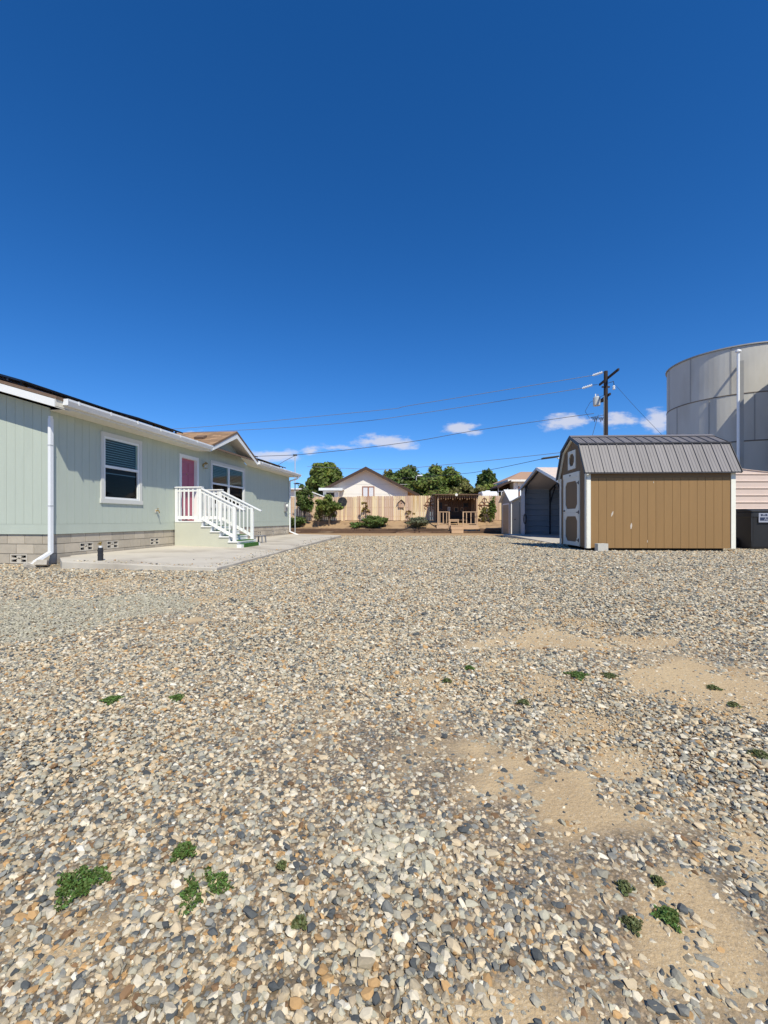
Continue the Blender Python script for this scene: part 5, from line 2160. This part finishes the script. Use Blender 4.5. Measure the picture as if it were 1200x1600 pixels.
# shrubs and saplings in the bed
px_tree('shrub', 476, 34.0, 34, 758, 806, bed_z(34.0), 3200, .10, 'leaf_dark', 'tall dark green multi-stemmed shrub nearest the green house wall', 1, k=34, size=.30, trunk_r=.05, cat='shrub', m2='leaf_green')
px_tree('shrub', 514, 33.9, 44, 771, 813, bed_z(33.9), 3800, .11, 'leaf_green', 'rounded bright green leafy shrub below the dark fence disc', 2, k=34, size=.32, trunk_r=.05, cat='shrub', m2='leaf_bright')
px_tree('shrub', 497, 33.5, 20, 792, 816, bed_z(33.5), 420, .09, 'leaf_olive', 'small sparse yellowish shrub between the two larger shrubs', 3, k=12, size=.4, trunk_r=.025, cat='shrub')
px_tree('low_bush', 459, 33.6, 34, 803, 826, bed_z(33.6), 2400, .09, 'leaf_dark', 'low dark bush at the far corner of the green house', 4, k=22, size=.4, trunk_r=.03, cat='bush')
px_tree('low_bush', 584, 33.5, 40, 805, 825, bed_z(33.5), 3200, .09, 'leaf_dark', 'wide dark green bush below the white neighbouring house', 5, k=26, size=.38, trunk_r=.03, cat='bush', m2='leaf_green')
px_tree('low_bush', 554, 33.4, 24, 815, 825, bed_z(33.4), 900, .09, 'leaf_weed', 'small bright green leafy plant left of the wide dark bush', 6, k=14, size=.45, trunk_r=.02, cat='bush')
px_tree('low_bush', 651, 33.5, 38, 807, 824, bed_z(33.5), 2600, .08, 'leaf_grey', 'wide grey-green bush just left of the garden shelter', 7, k=24, size=.40, trunk_r=.03, cat='bush')
px_tree('sapling', 571, 34.6, 20, 782, 806, bed_z(34.6), 170, .12, 'leaf_dry', 'thin half-dry sapling with brownish leaves against the fence', 8, k=10, size=.35, trunk_r=.025, cat='sapling', shell=.1)
px_tree('sapling', 637, 34.7, 26, 790, 812, bed_z(34.7), 90, .10, 'leaf_dry', 'nearly leafless sapling against the fence by the birdhouse', 9, k=10, size=.35, trunk_r=.02, cat='sapling', shell=.1)
px_tree('climber', 768, 34.7, 13, 774, 815, bed_z(34.7), 750, .12, 'leaf_green', 'slim upright green climber on the fence right of the garden shelter', 10, k=16, size=.42, trunk_r=.03, cat='plant')
px_tree('climber', 758, 34.6, 16, 790, 815, bed_z(34.6), 420, .12, 'leaf_olive', 'short loose climber below the rusty ornament right of the shelter', 12, k=12, size=.4, trunk_r=.03, cat='plant')

# trees beyond the fence
TG = 'trees beyond the fence'
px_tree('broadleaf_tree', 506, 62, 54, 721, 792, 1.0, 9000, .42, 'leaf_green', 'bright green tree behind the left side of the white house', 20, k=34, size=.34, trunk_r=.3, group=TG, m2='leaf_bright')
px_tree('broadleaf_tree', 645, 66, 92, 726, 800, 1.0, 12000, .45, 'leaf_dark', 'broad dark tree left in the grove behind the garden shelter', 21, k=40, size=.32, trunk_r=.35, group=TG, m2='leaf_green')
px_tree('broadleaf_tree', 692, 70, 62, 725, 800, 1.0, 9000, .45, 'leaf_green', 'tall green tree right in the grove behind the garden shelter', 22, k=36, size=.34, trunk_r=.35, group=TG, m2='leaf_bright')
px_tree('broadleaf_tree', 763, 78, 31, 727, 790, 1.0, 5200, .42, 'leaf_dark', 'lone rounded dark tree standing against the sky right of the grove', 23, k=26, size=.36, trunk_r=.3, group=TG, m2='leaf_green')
px_tree('broadleaf_tree', 725, 58, 60, 754, 796, 1.0, 5000, .36, 'leaf_olive', 'low olive tree just above the garden shelter roof', 24, k=24, size=.36, trunk_r=.2, group=TG)
px_tree('broadleaf_tree', 762, 60, 56, 757, 796, 1.0, 5000, .36, 'leaf_bright', 'low yellow-green tree above the fence right of the shelter', 25, k=24, size=.36, trunk_r=.2, group=TG)
px_tree('broadleaf_tree', 607, 74, 16, 729, 770, 1.0, 500, .3, 'leaf_olive', 'thin bare-topped tree just behind the right roof slope of the white house', 26, k=12, size=.35, trunk_r=.16, group=TG)
px_tree('broadleaf_tree', 787, 95, 12, 746, 790, 1.0, 1500, .4, 'leaf_dark', 'small far conifer left of the brown balcony house', 27, k=14, size=.4, trunk_r=.2, group=TG)
px_tree('broadleaf_tree', 469, 80, 26, 752, 800, 1.0, 1800, .4, 'leaf_dark', 'far dark tree peeping over roofs by the house corner', 28, k=14, size=.4, trunk_r=.2, group=TG)

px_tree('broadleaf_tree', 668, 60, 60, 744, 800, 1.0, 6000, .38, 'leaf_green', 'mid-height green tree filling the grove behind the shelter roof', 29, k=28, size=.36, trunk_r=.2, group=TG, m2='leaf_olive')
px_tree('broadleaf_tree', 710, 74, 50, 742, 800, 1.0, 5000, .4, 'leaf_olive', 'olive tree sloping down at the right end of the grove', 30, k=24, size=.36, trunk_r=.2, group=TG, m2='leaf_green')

# ------------------------------------------------------------------ neighbouring buildings
nd = 48.0


def npx(px, py):
    v = at(px, py, nd)
    return (v.x, v.z)


nh = tag(empty('neighbour_house', (0, nd, 0)), 'white stucco gabled house with brown roof edge behind the fence', 'house')
apx, apz = npx(572, 731)
lx, lz = npx(503, 766)
rx_, rz_ = npx(655, 774)
sl_l, sl_r = (apz - lz) / (apx - lx), (apz - rz_) / (rx_ - apx)
wl, wr = lx + .9, npx(637, 770)[0]
MB().prism_y([(wl, .9), (wr, .9), (wr, apz - sl_r * (wr - apx) - .16), (apx, apz - .16), (wl, apz - sl_l * (apx - wl) - .16)], 0, 11).build('wall', 'white_house', nh)
for i, zz in enumerate((npx(0, 757)[1], npx(0, 772)[1])):
    MB().box(wl + .05 if i else wl + 1.6, wr - .02, -.012, -.001, zz, zz + .03).build('belt_joint', 'trim_grey', nh)
for s in (0, 1):
    xe, ze = (lx, lz) if s == 0 else (rx_, rz_)
    poly = [(xe, ze), (apx, apz), (apx, apz - .14), (xe, ze - .14)]
    MB().prism_y(poly if s == 0 else poly[::-1], -.75, 12).build('roof', 'tan_shingle', nh)
    poly = [(xe, ze + .05), (apx, apz + .05), (apx, apz - .27), (xe, ze - .27)]
    MB().prism_y(poly if s == 0 else poly[::-1], -.81, -.752).build('barge_board', 'house_trim_brown', nh)
# window
x0, z1 = npx(566, 760)
x1, z0 = npx(585, 778)
w_ = MB()
f = .1
w_.box(x0, x1, -.06, -.001, z0, z0 + f); w_.box(x0, x1, -.06, -.001, z1 - f, z1)
w_.box(x0, x0 + f, -.06, -.001, z0 + f, z1 - f); w_.box(x1 - f, x1, -.06, -.001, z0 + f, z1 - f)
xm = (x0 + x1) / 2
w_.box(xm - .07, xm + .07, -.07, -.001, z0 + f, z1 - f)
win = w_.build('window', 'window_frame_brown', nh)
MB().box(x0 + f, xm - .07, -.03, -.002, z0 + f, z1 - f).build('pane', 'curtain', win)
MB().box(xm + .07, x1 - f, -.03, -.002, z0 + f, z1 - f).build('pane', 'curtain', win)
# side porch roof left of the gable
x0, z0 = npx(503, 767)
x1, z1 = npx(538, 761)
MB().box(x0, x1, -2.2, -.01, z0 + .05, z0 + .16).build('porch_roof', 'pale_roof', nh)
MB().box(x0 - .02, x1 + .02, -2.24, -2.201, z0 - .1, z0 + .14).build('porch_fascia', 'pale_roof', nh)
MB().box(x0 + .35, x1 - .5, -1.7, -.02, .9, z0 - .12).build('porch_wall', 'white_house', nh)
pw_ = MB().box(x0 + .7, x0 + 1.5, -1.72, -1.701, z0 - .75, z0 - .35).build('window', 'dark_room', nh)
MB().box(x0 + .66, x0 + 1.54, -1.735, -1.7215, z0 - .35, z0 - .29).build('frame', 'house_trim_brown', pw_)
# lower pale outbuilding to the left
ob = tag(empty('outbuilding', (0, 45, 0)), 'low pale outbuilding with grey roof seen past the corner of the green house', 'outbuilding')
x0, z0 = at(452, 773, 45).x, at(452, 773, 45).z
x1, z1 = at(512, 779, 45).x, at(505, 761, 45).z
MB().prism_y([(x0 - 6, .9), (x1 - .4, .9), (x1 - .4, z0 - .35), (x0 + 1.4, z0 + .45), (x0 - 6, z0 + .45)], 0, 6).build('wall', 'white_house', ob)
MB().prism_y([(x0 - 6.2, z0 + .5), (x0 + 1.5, z0 + .5), (x1, z0 - .38), (x1, z0 - .28), (x0 + 1.5, z0 + .62), (x0 - 6.2, z0 + .62)], -.5, 6.3).build('roof', 'pale_roof', ob)
MB().box(x1 - 2.6, x1 - 2.3, 1.0, 1.3, z0 - .1, z0 + .9).build('flue', 'transformer_grey', ob)

# brown balcony house at right
bd = 56.0
bh = tag(empty('balcony_house', (0, bd, 0)), 'brown timber house with balcony and tan roof beyond the small sheds', 'house')
bp_ = lambda px, py: (at(px, py, bd).x, at(px, py, bd).z)
x0, zt = bp_(792, 752)
x1, zb = bp_(850, 790)
MB().box(x0 + 1.0, x1 + 6, 1.5, 10, .9, zt - .1).build('wall', 'brown_wood_wall', bh)
MB().box(bp_(802, 0)[0], x1 + 6, -.2, 1.499, .9, zt - .15).build('sunroom', 'curtain', bh)
for i in range(5):
    px_ = bp_(801.5 + 7 * i, 0)[0]
    MB().box(px_, px_ + .18, -.26, -.201, .9, zt - .15).build('mullion', 'white_house', bh)
q = MB().prism_y([(x0 - 1.6, bp_(0, 762)[1]), (x0 + .1, zt + .02), (x0 + .1, zt - .2), (x0 - 1.6, bp_(0, 762)[1] - .2)], -1.6, 9)
q.build('porch_roof', 'house_trim_brown', bh)
MB().box(x0 - .2, x1 + 8, -1.2, 11, zt - .12, zt + .12).build('eave', 'white_house', bh)
rxa = bp_(812, 0)[0]
rza = bp_(0, 738)[1]
q = MB()
q.add([(x0 - .2, -1.2, zt + .12), (x1 + 8, -1.2, zt + .12), (x1 + 8, 11, zt + .12), (x0 - .2, 11, zt + .12), (bp_(833, 0)[0], 5, rza + .6), (x1 + 4, 5, rza + .6)],
      [(0, 1, 5, 4), (1, 2, 5), (2, 3, 4, 5), (3, 0, 4)])
q.build('roof', 'tan_shingle', bh)
MB().box(x0 - 1.4, bp_(801, 0)[0], -1.0, 1.49, bp_(0, 790)[1], bp_(0, 784)[1]).build('balcony', 'house_trim_brown', bh)
for i in range(7):
    xx = x0 - 1.35 + i * .38
    MB().box(xx, xx + .07, -1.0, -.93, bp_(0, 784)[1], bp_(0, 764)[1] if i % 3 == 0 else bp_(0, 769)[1]).build('baluster', 'pale_roof', bh)
MB().box(x0 - 1.4, x0 + 1.3, -1.01, -.92, bp_(0, 769)[1], bp_(0, 768)[1]).build('rail', 'pale_roof', bh)
# parked trailer roof showing over the fence
tp = at(765, 769, 46)
tr = tag(empty('camper_trailer', (tp.x, 46, 1.0)), 'white camper trailer roof showing over the fence right of the shelter', 'trailer')
hh = tp.z + .10 - 1.0
MB().prism_x([(0, .5), (2.2, .5), (2.2, hh - .15), (1.9, hh), (.3, hh), (0, hh - .2)], -.75, .85).build('body', 'white_metal', tr, bevel=.08)
MB().box(-.2, .25, .8, 1.3, hh, hh + .12).build('roof_vent', 'white_metal', tr)
for s in (-.3, .4):
    MB().cyl((s, .0, .33), (s, .2, .33), .33, n=16).build('wheel', 'black_plastic', tr)
# street lamp
lp = at(650.5, 760, 62)
ln = tag(empty('street_lamp', (lp.x, 62, 1.0)), 'slim street lamp with white head beside the white house roof', 'street lamp')
ht = at(650, 744, 62).z - 1.0
MB().cyl((0, 0, 0), (0, 0, ht), .07, .05, 8).build('pole', 'transformer_grey', ln)
MB().beam((0, 0, ht), (.35, 0, ht + .04), .05, .05).build('arm', 'transformer_grey', ln)
MB().box(.15, .85, -.12, .12, ht, ht + .16).build('lamp_head', 'insulator', ln, bevel=.03)

# ------------------------------------------------------------------ utility pole and wires
PD = 29.0
pp = at(946.5, 580, PD)
pgz = ground_z(pp.x, PD)
pole = tag(empty('utility_pole', (pp.x, PD, pgz)), 'dark wooden utility pole with crossarms and transformer behind the brown shed', 'utility pole')
PH = pp.z - pgz
MB().cyl((0, 0, 0), (0, 0, PH), .17, .12, 12).build('mast', 'pole_wood', pole)
arm_d = Vector((.16, 1.44, 0)).normalized()
for (dz, La, Lb, dy) in ((-.42, 1.55, 1.62, -.18), (-1.55, 1.5, .3, -.18)):
    a, b_ = arm_d * La, -arm_d * Lb
    sd2 = Vector((-arm_d.y, arm_d.x, 0)) * -.16
    MB().beam(a + Vector((0, 0, PH + dz)) + sd2, b_ + Vector((0, 0, PH + dz)) + sd2, .10, .13).build('crossarm', 'pole_wood', pole)
MB().beam((-.25, 0, PH - 1.02), (.25, 0, PH - 1.02), .08, .09).build('crossarm', 'pole_wood', pole)
tc_ = Vector((-.42, .35, PH - 2.15))
t_ = MB().lathe([(.20, 0), (.22, .02), (.22, .52), (.18, .58)], tc_, 14).build('transformer', 'transformer_grey', pole, smooth=False)
for s in (-.08, .08):
    MB().lathe([(.03, 0), (.05, .05), (.03, .1), (.045, .14), (.02, .2)], tc_ + Vector((s, 0, .58)), 8).build('bushing', 'insulator', t_)
MB().box(tc_.x - .24, tc_.x - .21, tc_.y - .25, tc_.y - .1, tc_.z + .02, tc_.z + .5).build('cooling_fin', 'transformer_grey', t_)
MB().beam((-.22, .3, PH - 1.9), (0, 0, PH - 1.9), .06, .12).build('bracket', 'dark_metal', pole)
lc = MB()
for i in range(8):
    a = i * .9
    lc.tube([(-.9 + i * .1, .1, PH - 2.95 + .03 * math.sin(a)), (-.88 + i * .1, .1, PH - 3.15 + .12 * math.cos(a * 1.7)), (-.82 + i * .1, .1, PH - 2.95)], .018, 5)
lc.tube([(-.95, .1, PH - 2.98), (0, .1, PH - 2.8)], .015, 5)
lc.build('splice_loops', 'wire_dark', pole)
MB().lathe([(.06, 0), (.09, .06), (.06, .12), (.09, .18), (.05, .26)], (.42, -.2, PH - 1.25), 8).build('insulator', 'insulator', pole)
MB().tube([(.1, -.1, PH - .8), (.4, -.2, PH - .72), (.44, -.2, PH - .98)], .02, 6).build('jumper', 'dark_metal', pole)
MB().cyl((-.13, -.02, .5), (-.11, -.02, PH - 1.6), .03, n=8).build('conduit', 'transformer_grey', pole)
MB().tube([(-.05, .08, PH - 1.5), (-.55, 1.0, PH - 1.75), (-.8, 1.2, PH - 2.3), (-.9, .3, PH - 3.0)], .012, 5).build('drop_lead', 'wire_dark', pole)
for (px, py) in ((934, 584), (918, 604)):
    c = at(px, py, PD)
    rel = c - Vector((pp.x, PD, pgz))
    q = MB()
    dirv = Vector((-.94, 0, -.30)).normalized()
    for i in range(5):
        a = rel + dirv * (-.28 + i * .13)
        q.cyl(a, a + dirv * .07, .09, .05, 10)
    q.cyl(rel - dirv * .30, rel + dirv * .36, .028, n=8)
    q.build('insulator', 'insulator', pole)
    end = (arm_d * 1.5 + Vector((0, 0, PH - .42))) if px < 930 else Vector((-.06, -.05, PH - .08))
    q = MB()
    q.tube([rel - dirv * .30, end], .02, 6)
    q.build('strain_link', 'dark_metal', pole)


def wire(label, pts, r, m):
    """pts: photograph column, row and distance of points along the wire"""
    P = [at(*p) for p in pts]
    # smooth curve through the points
    out = []
    for i in range(len(P) - 1):
        p0 = P[max(0, i - 1)]
        p1, p2 = P[i], P[i + 1]
        p3 = P[min(len(P) - 1, i + 2)]
        for k in range(10):
            t = k / 10
            out.append(.5 * ((2 * p1) + (p2 - p0) * t + (2 * p0 - 5 * p1 + 4 * p2 - p3) * t * t + (3 * p1 - p0 - 3 * p2 + p3) * t ** 3))
    out.append(P[-1])
    q = MB()
    q.tube(out, r, 6)
    o = q.build('overhead_wire', m)
    return tag(o, label, 'wire', 'overhead wires')


wire('topmost overhead wire running left from the utility pole', [(929, 586, 29), (650, 632, 33.5), (582, 642, 34.7), (274, 670, 40), (60, 676, 44)], .018, 'wire_alu')
wire('second overhead wire just below the topmost one', [(913, 606, 29.5), (650, 647, 34), (548, 660, 35.7), (377, 672, 39), (120, 682, 44)], .018, 'wire_alu')
wire('thick twisted service cable sagging to the thin mast by the house', [(928, 646, 29), (753, 671, 28.6), (650, 689, 28.2), (550, 702, 27.6), (461, 711, 27)], .018, 'wire_dark')
wire('pale lower wire above the fence trees', [(878, 707, 36), (718, 724, 42), (600, 733, 47), (480, 729, 54)], .022, 'wire_alu')
wire('lowest dark wire dropping behind the lone rounded tree', [(866, 713, 36), (760, 735, 42), (700, 742, 47), (560, 752, 56)], .022, 'wire_dark')
wire('short wire from the thin mast down to the house roof', [(461, 712, 27), (447, 719, 26.6), (434, 727, 26.2), (425, 733, 26)], .015, 'wire_dark')
wire('wire from the thin mast running left behind the house roof', [(461, 711, 27), (400, 713, 29), (300, 716, 32)], .016, 'wire_dark')
wire('guy wire slanting down right from the utility pole', [(962, 602, 28.8), (1000, 644, 28.7), (1060, 706, 28.6)], .009, 'wire_dark')
wire('thin lead hanging from the pole to the shed roof line', [(935, 648, 29), (930, 665, 28), (923, 690, 27)], .015, 'wire_dark')

mast = at(461, 711, 27)
mo = tag(empty('service_mast', (mast.x, 27, ground_z(mast.x, 27))), 'thin metal mast with wires past the far corner of the green house', 'mast')
mh = mast.z - ground_z(mast.x, 27)
MB().cyl((0, 0, 0), (0, 0, mh), .03, n=8).build('pole', 'transformer_grey', mo)
MB().cyl((-.12, 0, mh), (.12, 0, mh), .05, n=8).build('weatherhead', 'dark_metal', mo)
MB().lathe([(.05, 0), (.26, .04), (.05, .1)], (.15, -.1, at(455, 757, 27).z - ground_z(mast.x, 27)), 10).build('dish', 'solar_black', mo)


# ------------------------------------------------------------------ weeds in the gravel
def weed(px, py, wpx, label, dens=1.0, hole=False, seed=0):
    c = on_ground(px, py)
    w = wpx / F * c.y * .92
    rg = np.random.default_rng(seed + 300)
    o = tag(empty('weed_clump', c), label, 'weed', 'green weeds in the gravel')
    n = int(1150 * dens * (w / .12) ** 1.3) + 50
    a = rg.random(n) * 6.283
    lobe = 1 + .28 * np.sin(a * 3 + seed) + .2 * np.sin(a * 7 + 2 * seed)
    rad = w / 2 * np.sqrt(rg.random(n)) * lobe
    x, y = rad * np.cos(a), rad * np.sin(a) * 1.05
    if hole:
        k = (np.abs(x * .8 + y * .55) > w * .10)
        x, y, rad = x[k], y[k], rad[k]
        n = len(x)
    z = .008 + .016 * (1 - (rad / (w / 2)) ** 2).clip(0, 1) * rg.random(n) + .006 * rg.random(n)
    d = rg.normal(size=(n, 3))
    d[:, 2] = np.abs(d[:, 2]) + .5
    d /= np.linalg.norm(d, axis=1)[:, None]
    t = np.cross(d, rg.normal(size=(n, 3)))
    t /= np.linalg.norm(t, axis=1)[:, None]
    b = np.cross(d, t)
    s = (.0022 + .0026 * rg.random(n)) * (1 + c.y * .10)
    pos = np.stack([x, y, z], 1)
    v = np.empty((n, 4, 3))
    v[:, 0] = pos - t * (s * 1.3)[:, None]
    v[:, 1] = pos + b * (s * .8)[:, None]
    v[:, 2] = pos + t * (s * 1.3)[:, None]
    v[:, 3] = pos - b * (s * .8)[:, None]
    leaf_obj('leaves', v.reshape(-1, 3), 'leaf_weed' if dens >= .8 else 'leaf_weed_pale', o)
    q = MB()
    for i in range(7):
        a = i * .9 + rg.random()
        q.cyl((0, 0, .004), (w * .42 * math.cos(a), w * .42 * math.sin(a), .014), .0016, .001, 5)
    q.build('stems', 'leaf_olive', o)


WEEDS = [(125, 1385, 72, 'largest round mat of green weed, in the lower left gravel', 1.1, False),
         (318, 1392, 74, 'split green weed mat with straw in its middle, right of the largest', .8, True),
         (287, 1335, 36, 'small green weed just above the split weed mat', 1, False),
         (468, 1448, 24, 'tiny green weed right of the split mat, near the picture bottom', .7, False),
         (440, 1358, 15, 'faint weed speck left of the pale stones', .6, False),
         (175, 1096, 28, 'left one of two small weeds in the gravel below the patio', .9, False),
         (277, 1093, 25, 'right one of two small weeds in the gravel below the patio', .9, False),
         (902, 1057, 32, 'green weed between the sandy patches, left of its smaller twin', .8, False),
         (952, 1058, 22, 'yellowish weed between the sandy patches, right of the larger one', .7, False),
         (733, 1046, 14, 'tiny dark weed at the left of the sandy patches', 1, False),
         (699, 1066, 13, 'tiny pale weed lower left of the dark one', .6, False),
         (818, 1100, 18, 'small sparse weed at the left edge of the lower sand', .5, False),
         (1044, 1438, 36, 'bushy green weed in the sand at lower right', 1, False),
         (988, 1450, 28, 'grey-green weed left of the bushy weed at lower right', .7, False),
         (976, 1392, 24, 'yellowish weed above the sand at lower right', .6, False),
         (1028, 1383, 18, 'small weed beside slate stones at lower right', .7, False),
         (1114, 1077, 18, 'tiny weed on the right-hand sandy patch', .6, False),
         (1146, 1104, 16, 'olive weed at the right end of the sandy patch', .5, False),
         (1186, 1182, 30, 'sparse weed at the right edge of the gravel', .4, False)]
for i, (px, py, w, lab_, dn, hole) in enumerate(WEEDS):
    weed(px, py, w, lab_, dn, hole, i)
